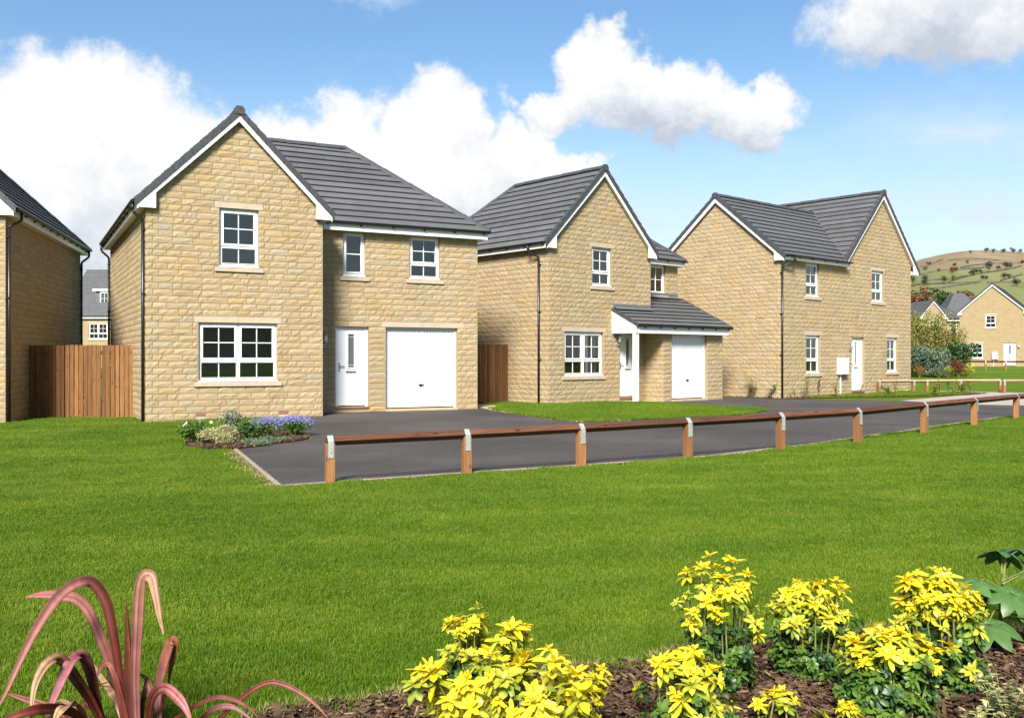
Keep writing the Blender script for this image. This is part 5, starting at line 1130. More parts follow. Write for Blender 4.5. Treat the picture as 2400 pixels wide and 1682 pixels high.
# shrubs on the far verge
def bush(name, label, c, rx, ry, hz_, mat, seed, n=900, size=0.09, group=None, stems=True, spiky=0.0, cat='shrub'):
    r = random.Random(seed); e = thing(name, label, cat, (c[0], c[1], g(c[0], c[1])), 0, group)
    if spiky:
        sm = MB(); lm = MB(); tips = []
        for i in range(int(26 * rx)):
            a, q = r.uniform(0, 6.28), r.uniform(0, 0.7); b = Vector((math.cos(a) * q * rx, math.sin(a) * q * ry, 0)); t = b * 1.35 + Vector((r.uniform(-.1, .1), 0, hz_ * r.uniform(0.7, 1.05))); sm.tube([b, b.lerp(t, 0.5) + Vector((0, 0, 0.05)), t], 0.012, 4, r1=0.004); tips.append((b, t))
        sm.obj('stems', 'stem', e)
        def f(rr): b, t = rr.choice(tips); k = rr.uniform(0.25, 1.0); p = b.lerp(t, k); return (p.x + rr.gauss(0, spiky), p.y + rr.gauss(0, spiky), p.z)
        leaf_cloud(n, f, size, r, 0.4, 0.9).obj('foliage', mat, e); return e
    cs = []
    for i in range(10):
        a, q = r.uniform(0, 6.28), r.uniform(0.1, 0.65); k = r.uniform(0.35, 0.55); cs.append((math.cos(a) * q * rx, math.sin(a) * q * ry, hz_ * r.uniform(0.3, 0.72), rx * k, ry * k, hz_ * k * 0.6, 0.5))
    sm = MB()
    for i in range(7):
        a = i * 0.9; sm.tube([(0, 0, -0.05), (math.cos(a) * rx * 0.3, math.sin(a) * ry * 0.3, hz_ * 0.35), (math.cos(a) * rx * 0.55, math.sin(a) * ry * 0.55, hz_ * 0.7)], 0.012 + 0.01 * hz_, 5, r1=0.004)
    sm.obj('stems', 'stem', e); leaf_cloud(n, clumps(cs), size, r, 0.55, 0.8).obj('foliage', mat, e); return e
bz = lambda x, y0: ((2130 + x / 8.04 - CX) / FPX * y0, y0)
bush('verge_shrub', 'silvery blue-green shrub beside the last house corner', bz(110, 58), 1.4, 1.1, 2.2, 'leaf_silver', 41, 2200, 0.16)
bush('verge_shrub', 'grey-green rounded shrub under the tall yellow stems', bz(420, 58), 1.4, 1.2, 2.0, 'leaf_silver', 42, 2200, 0.16)
bush('verge_shrub', 'tall thin yellow-leaved stems at the left of the far bed', bz(170, 60), 1.7, 1.0, 4.1, 'leaf_olive', 43, 3200, 0.19, spiky=0.10)
bush('verge_shrub', 'tall yellow-leaved stems in the middle of the far bed', bz(520, 60), 1.8, 1.0, 3.9, 'leaf_olive', 44, 3200, 0.19, spiky=0.10)
bush('verge_shrub', 'yellow-tinged upright stems at the right of the far bed', bz(760, 60.5), 1.2, 1.0, 3.3, 'leaf_olive', 45, 1800, 0.19, spiky=0.10)
bush('verge_shrub', 'large dark green shrub in the far bed', bz(930, 59), 1.4, 1.1, 2.3, 'leaf_dark', 46, 2400, 0.17)
bush('verge_shrub', 'round reddish-brown shrub at the front of the far bed', bz(930, 57), 0.75, 0.7, 1.15, 'leaf_russet', 47, 1400, 0.10)
bush('verge_shrub', 'small golden shrub right of the reddish one', bz(1110, 57), 0.55, 0.5, 1.15, 'leaf_lime', 48, 900, 0.09)
bush('verge_shrub', 'low golden-green shrub left of the reddish one', bz(740, 57), 0.55, 0.5, 0.75, 'leaf_lime', 49, 800, 0.09)
bush('verge_shrub', 'pale lavender-grey low shrub at the foot of the far bed', bz(560, 57), 0.9, 0.6, 0.8, 'leaf_silver', 50, 900, 0.10)
bush('verge_shrub', 'small orange-yellow shrub low in the silvery planting', bz(200, 57), 0.35, 0.35, 0.9, 'leaf_orange', 51, 400, 0.09)

# ------------------------------------------------------------------ grass
def grass_patch(name, n, rad, h0, h1, w, seed):
    r = random.Random(seed); m = MB()
    for _ in range(n):
        q = rad * math.sqrt(r.random()); a = r.uniform(0, 6.283); x, y = q * math.cos(a), q * math.sin(a); h = r.uniform(h0, h1); b = r.uniform(0, 6.283); ln = r.uniform(0.15, 0.75) * h
        dx, dy = math.cos(b) * ln, math.sin(b) * ln; c = r.uniform(0, 6.283); wx, wy = math.cos(c) * w / 2, math.sin(c) * w / 2; t = r.uniform(0.84, 1.16); k = r.uniform(0.92, 1.08)
        col = (t * k, t, t * 0.9)
        if r.random() < 0.035: col = (1.7 * t, 1.2 * t, 1.5 * t)
        m.add([(x - wx, y - wy, -0.01), (x + wx, y + wy, -0.01), (x + dx * 0.4 + wx * 0.8, y + dy * 0.4 + wy * 0.8, h * 0.6), (x + dx * 0.4 - wx * 0.8, y + dy * 0.4 - wy * 0.8, h * 0.6), (x + dx, y + dy, h)], [(0, 1, 2, 3), (3, 2, 4)], col)
    return bpy.data.objects.new(name, m.mesh(name, 'grass_blade'))
PATCH = bpy.data.collections.new('grass_patches')
for k in range(5): PATCH.objects.link(grass_patch('grass_patch', 430, 0.13, 0.011, 0.031, 0.0032, 60 + k))
def instancer(name):
    t = bpy.data.node_groups.new(name, 'GeometryNodeTree'); t.interface.new_socket('Geometry', in_out='INPUT', socket_type='NodeSocketGeometry'); t.interface.new_socket('Geometry', in_out='OUTPUT', socket_type='NodeSocketGeometry')
    n = t.nodes; gi, go = n.new('NodeGroupInput'), n.new('NodeGroupOutput'); ip = n.new('GeometryNodeInstanceOnPoints'); ci = n.new('GeometryNodeCollectionInfo')
    ci.inputs['Collection'].default_value = PATCH; ci.inputs['Separate Children'].default_value = True; ci.inputs['Reset Children'].default_value = True
    ip.inputs['Pick Instance'].default_value = True
    rr = n.new('FunctionNodeRandomValue'); rr.data_type = 'FLOAT_VECTOR'; rr.inputs[0].default_value = (-0.06, -0.06, 0); rr.inputs[1].default_value = (0.06, 0.06, 6.283)
    na = n.new('GeometryNodeInputNamedAttribute'); na.data_type = 'FLOAT'; na.inputs[0].default_value = 'size'
    t.links.new(gi.outputs[0], ip.inputs['Points']); t.links.new(ci.outputs[0], ip.inputs['Instance']); t.links.new(rr.outputs[0], ip.inputs['Rotation']); t.links.new(na.outputs[0], ip.inputs['Scale']); t.links.new(ip.outputs[0], go.inputs[0]); return t
GN = instancer('scatter_grass')
KERB_LINE = [Vector(p) for p in DRIVE[:8]]; KERB_SIDE = [Vector(DRIVE[-1]), Vector(DRIVE[0])]
def edge_dist(x, y):
    q = Vector((x, y)); best = 9.0
    for L_ in (KERB_LINE, KERB_SIDE):
        for i in range(len(L_) - 1):
            a, d = L_[i], L_[i + 1] - L_[i]; t = max(0.0, min(1.0, (q - a).dot(d) / d.length_squared)); best = min(best, (q - a - d * t).length)
    return best
def scatter_grass(name, label, poly, lift, seed, inset=0.06, dens=1.0, ymax=60, bias=1.0, avoid=()):
    r = np.random.default_rng(seed); P = []; S = []; xs = [p[0] for p in poly]; ys = [p[1] for p in poly]
    y = max(min(ys), 3.0)
    while y < min(max(ys), ymax):
        sp = (0.125 + 0.0085 * max(0, y - 5)) / math.sqrt(dens); xl, xr = max(min(xs), -0.56 * y - 3.6), min(max(xs), 0.56 * y + 3.6); x = xl
        while x < xr:
            qx, qy = x + r.uniform(-.5, .5) * sp, y + r.uniform(-.5, .5) * sp
            if inside(qx, qy, poly) and edge_dist(qx, qy) > 0.12 * (1.0 + 0.034 * max(0, y - 6)) + 0.05 + 0.07 * math.sin(qx * 7.3) * math.sin(qx * 2.9 + 1):
                P.append((qx, qy, g(qx, qy) + lift)); S.append((1.0 + 0.034 * max(0, y - 6)) * r.uniform(0.75, 1.2) * bias)
            x += sp
        y += sp
    me = bpy.data.meshes.new(name); me.from_pydata(P, [], []); at_ = me.attributes.new('size', 'FLOAT', 'POINT'); at_.data.foreach_set('value', np.array(S, np.float32)); o = link(name, me)
    md = o.modifiers.new('grass', 'NODES'); md.node_group = GN; tag(o, label, 'grass', kind='stuff'); return len(P)
n1 = scatter_grass('grass', 'short mown grass of the main front lawn', LAWN1, 0.004, 1)
n2 = scatter_grass('grass', 'short mown grass on the island lawn before the porch', LAWN2, 0.035, 2)
n3 = scatter_grass('grass', 'short mown grass strip before the house with the meter box', LAWN3, 0.045, 3)
print('grass patches', n1, n2, n3)

# trodden, dry edge between lawn and kerbs
def dry_edge(name, label, pts, width, n, seed, cols, mat='dry_grass', side=1, hmax=0.035):
    r = random.Random(seed); m = MB(); P = [Vector(p) for p in pts]; L = [(P[i + 1] - P[i]).length for i in range(len(P) - 1)]
    for _ in range(n):
        i = r.choices(range(len(L)), L)[0]; d = P[i + 1] - P[i]; t = d.normalized(); s = Vector((t.y, -t.x)) * side; q = P[i] + d * r.random() + s * (abs(r.gauss(0.02, width)) - 0.03); z = g(q.x, q.y)
        a = r.uniform(0, 6.28); ln = r.uniform(0.015, 0.06); w = r.uniform(0.003, 0.007); h = r.uniform(0.004, hmax); c = r.choice(cols); k = r.uniform(0.7, 1.2)
        dx, dy = math.cos(a), math.sin(a); m.add([(q.x - dy * w, q.y + dx * w, z), (q.x + dy * w, q.y - dx * w, z), (q.x + dx * ln, q.y + dy * ln, z + h)], [(0, 1, 2)], tuple(v * k for v in c))
    tag(m.obj(name, mat), label, 'debris', kind='stuff')
DRYC = [(0.30, 0.24, 0.10), (0.38, 0.31, 0.15), (0.20, 0.15, 0.07), (0.16, 0.17, 0.04), (0.26, 0.25, 0.07)]
dry_edge('dry_grass', 'dry trampled grass along the front kerb under the rail', px2([(653, 1141), (1104, 1110), (1362, 1093), (1597, 1076), (1700, 1067), (1900, 1043), (2100, 1015), (2400, 975)]), 0.10, 9000, 5, DRYC)
dry_edge('dry_grass', 'dry grass along the angled kerb at the drive corner', px2([(551, 1055), (652, 1140)]), 0.14, 3800, 6, DRYC)
dry_edge('dry_grass', 'straw coloured lawn edge along the bark bed', MULCH_EDGE, 0.035, 5200, 7, [(0.17, 0.16, 0.05), (0.20, 0.17, 0.07), (0.12, 0.16, 0.03)], side=-1, hmax=0.05)
dry_edge('leaf_litter', 'bits of litter along the edge of the island lawn', LAWN2[:5], 0.06, 1200, 8, DRYC, hmax=0.05)

# ------------------------------------------------------------------ bark mulch
def chips(name, label, poly, n, seed, lift, s0=0.012, s1=0.055, yb=(2.6, 5.4), frac_fn=None):
    r = random.Random(seed); m = MB(); xs = [p[0] for p in poly]; ys = [p[1] for p in poly]; k = 0
    cols = [(0.075, 0.043, 0.026), (0.115, 0.066, 0.040), (0.165, 0.098, 0.060), (0.052, 0.030, 0.020), (0.235, 0.150, 0.095), (0.125, 0.080, 0.056), (0.32, 0.21, 0.13)]
    while k < n:
        y = r.uniform(max(min(ys), yb[0]), min(max(ys), yb[1])); x = r.uniform(max(min(xs), -0.57 * y - 0.6), min(max(xs), 0.57 * y + 0.6))
        if not inside(x, y, poly): continue
        k += 1; L = r.uniform(s0, s1) * (1.7 if r.random() < 0.07 else 1); W = L * r.uniform(0.14, 0.5); T = r.uniform(0.002, 0.007); c = r.choices(cols, (4, 4, 3, 3, 2, 3, 1))[0]; t = r.uniform(0.8, 1.2)
        M = Matrix.Translation((x, y, g(x, y) + lift + r.uniform(0.0, 0.028))) @ Matrix.Rotation(r.uniform(0, 6.283), 4, 'Z') @ Matrix.Rotation(r.gauss(0, 0.28), 4, 'Y') @ Matrix.Rotation(r.gauss(0, 0.35), 4, 'X')
        a = r.uniform(0.5, 1.0); b = r.uniform(0.4, 1.0); o = r.uniform(-.2, .2) * W
        vs = [(-L / 2, -W / 2 * a, 0), (L / 2, -W / 2 * b + o, 0), (L / 2 * 0.9, W / 2 * b + o, 0), (-L / 2 * 0.95, W / 2 * a, 0)]; vs = vs + [(p[0] * 0.96, p[1] * 0.9, T) for p in vs]
        m.hexa([tuple(M @ Vector(p)) for p in vs], tuple(q * t * k_ for q, k_ in zip(c, (0.80, 0.78, 0.70))))
    tag(m.obj(name, 'wood_chip'), label, 'mulch', kind='stuff')
chips('bark_mulch', 'brown bark chippings covering the foreground planting bed', MULCH, 21000, 9, 0.004)
chips('bark_mulch', 'reddish bark chippings at the edge of the small flower bed', BED1, 4500, 10, 0.012, 0.02, 0.07, (13, 24))
chips('bark_mulch', 'dark bark chippings along the bed before the third house', BED3, 2500, 12, 0.012, 0.02, 0.10, (28, 45))

# ------------------------------------------------------------------ foreground shrubs
def leaf_verts(L, W, fold=0.25, droop=0.25, n=4):
    """pointed leaf along +x with a folded midrib"""
    st = [(0.0, 0.12), (0.28, 0.72), (0.56, 1.0), (0.82, 0.78), (1.0, 0.0)]; v = []; f = []
    for (t, w) in st:
        x = t * L; z = -droop * L * t * t; hw = W * w / 2
        v += [(x, hw, z + fold * hw), (x, 0, z), (x, -hw, z + fold * hw)] if w > 0 else [(x, 0, z)]
    for i in range(3):
        a = 3 * i; f += [(a, a + 1, a + 4, a + 3), (a + 1, a + 2, a + 5, a + 4)]
    f += [(9, 10, 12), (10, 11, 12)]; return v, f
def rosette(seed, n_out, n_in, L, W):
    r = random.Random(seed); m = MB()
    for ring, cnt, el0, sc in ((0, n_out, 0.30, 1.0), (1, n_in, 0.95, 0.72), (2, max(4, n_out - 3), -0.05, 1.05)):
        for i in range(cnt):
            az = 6.283 * (i + 0.5 * ring) / cnt + r.uniform(-.22, .22); el = el0 + r.uniform(-.22, .22); v, f = leaf_verts(L * sc * r.uniform(0.55, 1.18), W * sc * r.uniform(0.7, 1.15), r.uniform(0.1, 0.45), r.uniform(0.0, 0.55))
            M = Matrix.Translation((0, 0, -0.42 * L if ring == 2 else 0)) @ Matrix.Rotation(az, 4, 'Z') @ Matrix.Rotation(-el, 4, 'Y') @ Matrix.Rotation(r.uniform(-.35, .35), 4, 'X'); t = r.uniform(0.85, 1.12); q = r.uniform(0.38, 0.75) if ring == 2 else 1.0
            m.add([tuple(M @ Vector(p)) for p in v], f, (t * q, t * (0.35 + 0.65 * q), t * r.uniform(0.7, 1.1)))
    return m
ROS = {}
for mat in ('leaf_yellow', 'leaf_lime', 'leaf_green', 'leaf_dark'):
    for k in range(7): ROS[mat, k] = rosette(70 + k, (7, 9, 10, 6, 8, 11, 5)[k], (6, 5, 7, 3, 6, 4, 3)[k], 0.074 if mat in ('leaf_yellow', 'leaf_lime') else 0.060, 0.030 if mat in ('leaf_yellow', 'leaf_lime') else 0.031).mesh('leaf_rosette', mat, True)
def choisya(label, base, hgt, rad, n, seed, yellow=0.5, lean=(0, 0), low=0.10, top_spread=0.8, sc=1.0, bare=0.0):
    """golden evergreen: many stems, yellow whorls above, green leaves below"""
    r = random.Random(seed); e = thing('golden_shrub', label, 'shrub', (base[0], base[1], g(base[0], base[1])), 0, 'golden shrubs in the bark bed'); tips = []
    n = int(n * 0.92); sc *= 0.84; rad *= 0.78; ns = max(5, n // 6)
    for i in range(ns):
        a = 6.283 * i / ns + r.uniform(-.3, .3); q = math.sqrt(r.uniform(0.02, 1)) * rad * top_spread; h = hgt * r.uniform(0.74, 1.0) * (1 - 0.28 * (q / rad) ** 2)
        tip = Vector((math.cos(a) * q + lean[0], math.sin(a) * q * 0.8 + lean[1], h)); b = Vector((math.cos(a) * 0.03, math.sin(a) * 0.03, -0.03)); mid = b.lerp(tip, 0.5) + Vector((math.cos(a) * 0.03, math.sin(a) * 0.03, -0.02))
        m = MB(); m.tube([b, mid, tip], 0.0055, 5, r1=0.0026); m.obj('stem', 'stem', e); tips.append((b, mid, tip, a))
    for k in range(n):
        b, mid, tip, a = tips[k % ns]; tier = k // ns; t = 1.0 if tier == 0 else r.uniform(max(low, bare), 0.96); p = (b.lerp(mid, t * 2) if t < 0.5 else mid.lerp(tip, t * 2 - 1))
        out = Vector((math.cos(a), math.sin(a), 0)); 
        if tier: an = a + r.gauss(0, 0.9); sp = r.uniform(0.02, 0.11) * (1.25 - 0.5 * t); p = p + Vector((math.cos(an) * sp, math.sin(an) * sp, r.uniform(-0.01, 0.05)))
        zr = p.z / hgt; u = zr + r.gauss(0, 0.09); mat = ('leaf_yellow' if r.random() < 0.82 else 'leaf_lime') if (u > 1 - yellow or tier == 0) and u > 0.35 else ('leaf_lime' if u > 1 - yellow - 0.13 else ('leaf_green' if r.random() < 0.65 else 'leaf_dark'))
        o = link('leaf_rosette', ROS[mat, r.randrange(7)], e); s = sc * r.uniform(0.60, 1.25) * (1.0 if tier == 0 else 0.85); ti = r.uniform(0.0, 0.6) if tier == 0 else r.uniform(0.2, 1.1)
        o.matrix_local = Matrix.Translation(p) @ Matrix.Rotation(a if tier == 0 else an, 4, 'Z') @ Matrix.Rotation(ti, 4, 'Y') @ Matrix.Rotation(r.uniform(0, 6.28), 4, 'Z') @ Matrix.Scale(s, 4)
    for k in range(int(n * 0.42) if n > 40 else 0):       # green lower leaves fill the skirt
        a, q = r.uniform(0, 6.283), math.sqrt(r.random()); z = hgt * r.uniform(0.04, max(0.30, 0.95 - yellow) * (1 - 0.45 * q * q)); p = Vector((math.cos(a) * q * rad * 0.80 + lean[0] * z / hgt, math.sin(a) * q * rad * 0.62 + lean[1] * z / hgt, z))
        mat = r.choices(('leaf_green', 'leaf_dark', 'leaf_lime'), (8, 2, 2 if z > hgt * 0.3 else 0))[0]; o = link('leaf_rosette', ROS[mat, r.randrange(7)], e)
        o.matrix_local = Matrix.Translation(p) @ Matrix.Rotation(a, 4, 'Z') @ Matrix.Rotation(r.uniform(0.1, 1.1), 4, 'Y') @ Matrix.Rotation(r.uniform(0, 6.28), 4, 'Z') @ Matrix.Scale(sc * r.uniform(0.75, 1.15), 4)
    return e
def bp(px, py): return gp(px, py).xy
choisya('yellow-leaved shrub rising behind the big clump at the bottom, green at its base', bp(1130, 1625), 0.37, 0.27, 130, 1, 0.45, sc=0.92)
choisya('largest golden clump, cut by the bottom edge of the picture', bp(1205, 1775), 0.40, 0.54, 175, 2, 0.72, sc=1.10)
choisya('tall loose golden shrub left of the others, thin and airy', bp(1690, 1622), 0.60, 0.23, 130, 3, 0.42, lean=(-0.02, 0.0), sc=0.80, bare=0.12)
choisya('low golden clump in front of the tall airy shrub', bp(1610, 1715), 0.33, 0.20, 80, 4, 0.48, sc=0.92)
choisya('open golden shrub standing between the airy one and the tallest one', bp(1905, 1580), 0.46, 0.27, 150, 5, 0.32, sc=0.80)
choisya('broad golden shrub with dense dark green lower leaves, nearest on the right', bp(2085, 1672), 0.34, 0.27, 185, 6, 0.26, sc=0.86)
choisya('tallest golden shrub of the right group, beside the big-leaved plant', bp(2215, 1615), 0.52, 0.27, 200, 7, 0.42, lean=(-0.03, 0.03), sc=0.86)
choisya('tiny golden shrub with a single bright whorl at the bottom edge', bp(1830, 1700), 0.15, 0.08, 16, 8, 0.60, sc=0.85)
choisya('small yellow sprig between the broad shrub and the bottom edge', bp(1985, 1705), 0.09, 0.06, 6, 9, 0.8, sc=0.8)
# small variegated shrubs in the corner
def spray(name, label, base, hgt, rad, n, seed, mat='leaf_variegated', size=0.03):
    r = random.Random(seed); e = thing(name, label, 'shrub', (base[0], base[1], g(base[0], base[1]))); segs = []
    for i in range(n):
        a = r.uniform(0, 6.28); q = rad * math.sqrt(r.random()); t = Vector((math.cos(a) * q, math.sin(a) * q, hgt * r.uniform(0.6, 1.0))); b = Vector((math.cos(a) * 0.02, math.sin(a) * 0.02, -0.02)); m = MB(); m.tube([b, b.lerp(t, 0.55) + Vector((0, 0, 0.02)), t], 0.003, 4, r1=0.0015); m.obj('stem', 'stem', e); segs.append((b, t))
        lm = MB()
        for k in range(16):
            p = b.lerp(t, r.uniform(0.3, 1.02)); aa = r.uniform(0, 6.28); v, f = leaf_verts(size * r.uniform(0.7, 1.2), size * 0.5, 0.2, 0.2); M = Matrix.Translation(p) @ Matrix.Rotation(aa, 4, 'Z') @ Matrix.Rotation(-r.uniform(0.1, 0.8), 4, 'Y'); c = r.uniform(0.7, 1.2); lm.add([tuple(M @ Vector(q_)) for q_ in v], f, (c, c, c))
        lm.obj('leafy_shoot', mat, e, smooth=True)
    return e
spray('variegated_shrub', 'small cream-and-green shrub in the bottom right corner', bp(2360, 1690), 0.20, 0.16, 15, 13)
spray('variegated_shrub', 'smallest cream-and-green sprig left of the corner shrub', bp(2295, 1718), 0.11, 0.09, 7, 14)

# big-leaved plant at the right edge
def palmate(seed, R):
    r = random.Random(seed); n = 8; v = [(0, 0, 0)]; m = MB()
    for i in range(n):
        a = math.radians(-140 + 280 * i / (n - 1)); Ls = R * (1.0 - 0.32 * abs(a) / 2.6) * r.uniform(0.9, 1.05); d = Vector((math.cos(a), math.sin(a), 0)); s = Vector((-d.y, d.x, 0)); w = R * 0.20; dr = lambda t: -0.30 * R * t * t + 0.05 * R * math.sin(3 * t); t0 = r.uniform(0.85, 1.1)
        P = [Vector((0, 0, 0))]
        vs = [(0, 0, 0)]
        for (t, ww) in ((0.35, 0.95), (0.62, 1.0), (0.85, 0.6)):
            c = d * (Ls * t) + Vector((0, 0, dr(t))); vs += [tuple(c + s * w * ww + Vector((0, 0, -0.02 * R))), tuple(c + Vector((0, 0, 0.015 * R))), tuple(c - s * w * ww + Vector((0, 0, -0.02 * R)))]
        vs.append(tuple(d * Ls + Vector((0, 0, dr(1.0)))))
        m.add(vs, [(0, 1, 2), (0, 2, 3), (1, 4, 5, 2), (2, 5, 6, 3), (4, 7, 8, 5), (5, 8, 9, 6), (7, 10, 8), (8, 10, 9)], (t0, t0, t0))
        m.tube([(0, 0, 0.004), tuple(d * Ls * 0.5 + Vector((0, 0, dr(0.5) + 0.02 * R))), tuple(d * Ls * 0.9 + Vector((0, 0, dr(0.9) + 0.02 * R)))], 0.0022, 4, (1.7, 1.6, 1.7), r1=0.0008)
    return m.mesh('leaf', 'leaf_fatsia', True)
def fatsia(base):
    e = thing('big_leaved_plant', 'green plant with large lobed hand-shaped leaves at the right edge', 'plant', (base[0], base[1], g(base[0], base[1]))); r = random.Random(4); me = [palmate(k, 0.185) for k in range(4)]
    m = MB(); m.tube([(0, 0, -0.05), (0.02, 0, 0.2), (0.05, 0.02, 0.42)], 0.011, 7, r1=0.006); m.obj('stem', 'stem', e)
    spots = [(-0.16, -0.05, 0.30, 0.9), (-0.13, -0.16, 0.13, 1.05), (0.16, -0.16, 0.10, 0.95), (0.05, 0.05, 0.42, 0.8), (0.20, -0.02, 0.33, 1.0), (0.02, -0.10, 0.26, 0.9), (0.28, -0.1, 0.22, 1.0), (-0.05, 0.10, 0.20, 0.9), (0.18, 0.14, 0.42, 0.8), (-0.24, 0.06, 0.20, 0.7), (0.34, 0.05, 0.36, 0.9), (0.10, -0.2, 0.17, 0.8)]
    for i, (x, y, z, s) in enumerate(spots):
        t = Vector((x, y, z)); m = MB(); st = Vector((0.02, 0, 0.08 + 0.6 * z)); m.tube([st, st.lerp(t, 0.55) + Vector((0, 0, 0.03)), t], 0.004, 5, r1=0.0028); pt = m.obj('leaf_stalk', 'stem', e)
        o = link('leaf', me[i % 4], e); a = math.atan2(y, x) + r.uniform(-.4, .4); o.matrix_local = Matrix.Translation(t) @ Matrix.Rotation(a, 4, 'Z') @ Matrix.Rotation(r.uniform(0.25, 0.65), 4, 'Y') @ Matrix.Rotation(r.uniform(-.25, .25), 4, 'X') @ Matrix.Scale(s, 4)
    return e
fatsia(bp(2338, 1502))

# red strap-leaved flax at the left
def flax():
    zc = lambda x, y: (x / 2.87, 1280 + y / 2.87); D0 = 3.55
    b0 = gp(300, 1733); e = thing('red_flax', 'red and pink strap-leaved plant arching at the bottom left', 'plant', (b0.x, b0.y, b0.z)); inv = Matrix.Translation((-b0.x, -b0.y, -b0.z))
    pink, red, cream, wine, orange = (0.40, 0.15, 0.125), (0.20, 0.040, 0.024), (0.50, 0.31, 0.17), (0.12, 0.030, 0.024), (0.34, 0.12, 0.045)
    leaves = [([(870, 1260), (805, 850), (765, 600), (715, 380), (640, 255), (560, 235), (450, 285), (350, 390), (240, 560), (130, 780), (40, 980), (-60, 1160)], 70, red, pink, 0.0, -0.35, .5),
              ([(850, 1260), (795, 950), (740, 780), (680, 620), (600, 440), (520, 355), (430, 332), (330, 322), (240, 328), (165, 342)], 68, red, (0.50, 0.20, 0.17), 0.05, 0.25, .35),
              ([(885, 1260), (872, 950), (866, 720), (858, 560), (849, 375)], 74, wine, (0.22, 0.06, 0.035), 0.0, -0.05, 1.1),
              ([(925, 1260), (912, 900), (922, 600), (935, 350), (952, 225), (985, 192), (1022, 215), (1048, 330), (1075, 480), (1102, 600)], 76, pink, (0.62, 0.34, 0.22), -0.05, -0.12, .55),
              ([(1075, 1260), (1062, 1000), (1085, 850), (1120, 720), (1150, 636), (1172, 650), (1165, 740), (1145, 830), (1133, 945)], 66, (0.34, 0.13, 0.12), orange, -0.08, 0.02, .55),
              ([(720, 1260), (620, 1050), (520, 900), (425, 768), (350, 760), (275, 840), (225, 980), (205, 1230)], 70, red, cream, -0.1, -0.35, .45),
              ([(700, 1260), (640, 980), (600, 820), (565, 738), (520, 733), (465, 790), (400, 930), (340, 1080), (300, 1240)], 76, wine, (0.36, 0.12, 0.14), -0.05, -0.30, .45),
              ([(860, 1260), (780, 1040), (700, 910), (640, 815), (612, 765)], 50, cream, cream, 0.12, 0.2, 1.0),
              ([(880, 1260), (800, 950), (752, 815), (705, 788), (650, 870), (596, 990)], 36, red, pink, -0.02, 0.1, .5),
              ([(1000, 1260), (1015, 1010), (985, 890), (913, 846)], 36, red, pink, 0.0, 0.1, .7),
              ([(985, 1260), (1015, 1040), (1070, 958), (1130, 958), (1200, 1020), (1250, 1090), (1300, 1220)], 62, red, (0.52, 0.20, 0.19), -0.15, -0.3, .35),
              ([(1080, 1260), (1180, 1154), (1290, 1085), (1400, 1030), (1500, 1013), (1600, 1040), (1680, 1090), (1740, 1156)], 26, red, (0.30, 0.10, 0.09), -0.05, -0.1, .5),
              ([(1330, 1270), (1480, 1150), (1600, 1040), (1720, 950), (1830, 913), (1950, 945), (2060, 1010), (2150, 1090), (2215, 1165)], 32, red, pink, 0.0, -0.1, .5),
              ([(1250, 1270), (1360, 1154), (1430, 1098), (1520, 1073), (1600, 1095), (1695, 1165)], 36, red, (0.40, 0.20, 0.19), -0.1, -0.2, .5),
              ([(560, 1260), (400, 1110), (180, 1030), (30, 982)], 42, red, pink, 0.1, 0.1, .6),
              ([(640, 1260), (480, 1110), (300, 1092), (150, 1120), (-20, 1180)], 62, red, red, -0.2, -0.4, .5),
              ([(620, 1260), (522, 1058), (452, 1066), (390, 1120), (352, 1230)], 54, red, cream, -0.25, -0.4, .4),
              ([(830, 1260), (770, 1000), (735, 820), (660, 610)], 40, wine, red, 0.15, 0.2, .8),
              ([(950, 1260), (960, 1050), (990, 900), (1000, 1000)], 30, wine, red, 0.1, 0.15, .7),
              ([(700, 1260), (560, 1130), (430, 1040), (380, 1045)], 34, red, cream, 0.15, 0.2, .7),
              ([(760, 1260), (680, 1120), (560, 1060), (640, 950), (740, 905)], 22, wine, red, 0.15, 0.1, .6),
              ([(1040, 1260), (1080, 1080), (1110, 1000), (1118, 960)], 40, wine, red, 0.1, 0.1, .9),
              ([(930, 1260), (925, 1100), (918, 960)], 34, (0.16, 0.10, 0.10), wine, 0.12, 0.1, 1.0)]
    r = random.Random(8)
    for (pts, w, c0, c1, dy0, dy1, fat) in leaves:
        # Catmull-Rom through the measured points, pushed out of the picture plane
        n = len(pts); Q = []
        for i in range(n - 1):
            p0, p1, p2, p3 = [Vector(pts[max(0, min(n - 1, i + k))]) for k in (-1, 0, 1, 2)]
            for j in range(5):
                t = j / 5; Q.append(0.5 * ((2 * p1) + (p2 - p0) * t + (2 * p0 - 5 * p1 + 4 * p2 - p3) * t * t + (3 * p1 - p0 - 3 * p2 + p3) * t ** 3))
        Q.append(Vector(pts[-1])); m = MB(); N_ = len(Q); C = []
        for i, q in enumerate(Q):
            t = i / (N_ - 1); dep = D0 + dy0 * math.sin(t * math.pi) + dy1 * t * t; px, py = zc(q.x, q.y); P = at(px, py, dep); C.append(inv @ P)
        vs = []; cs = []; stripes = [1.0] + [r.choice((0.45, 0.8, 1.0, 1.35)) for _ in range(7)] + [1.0]
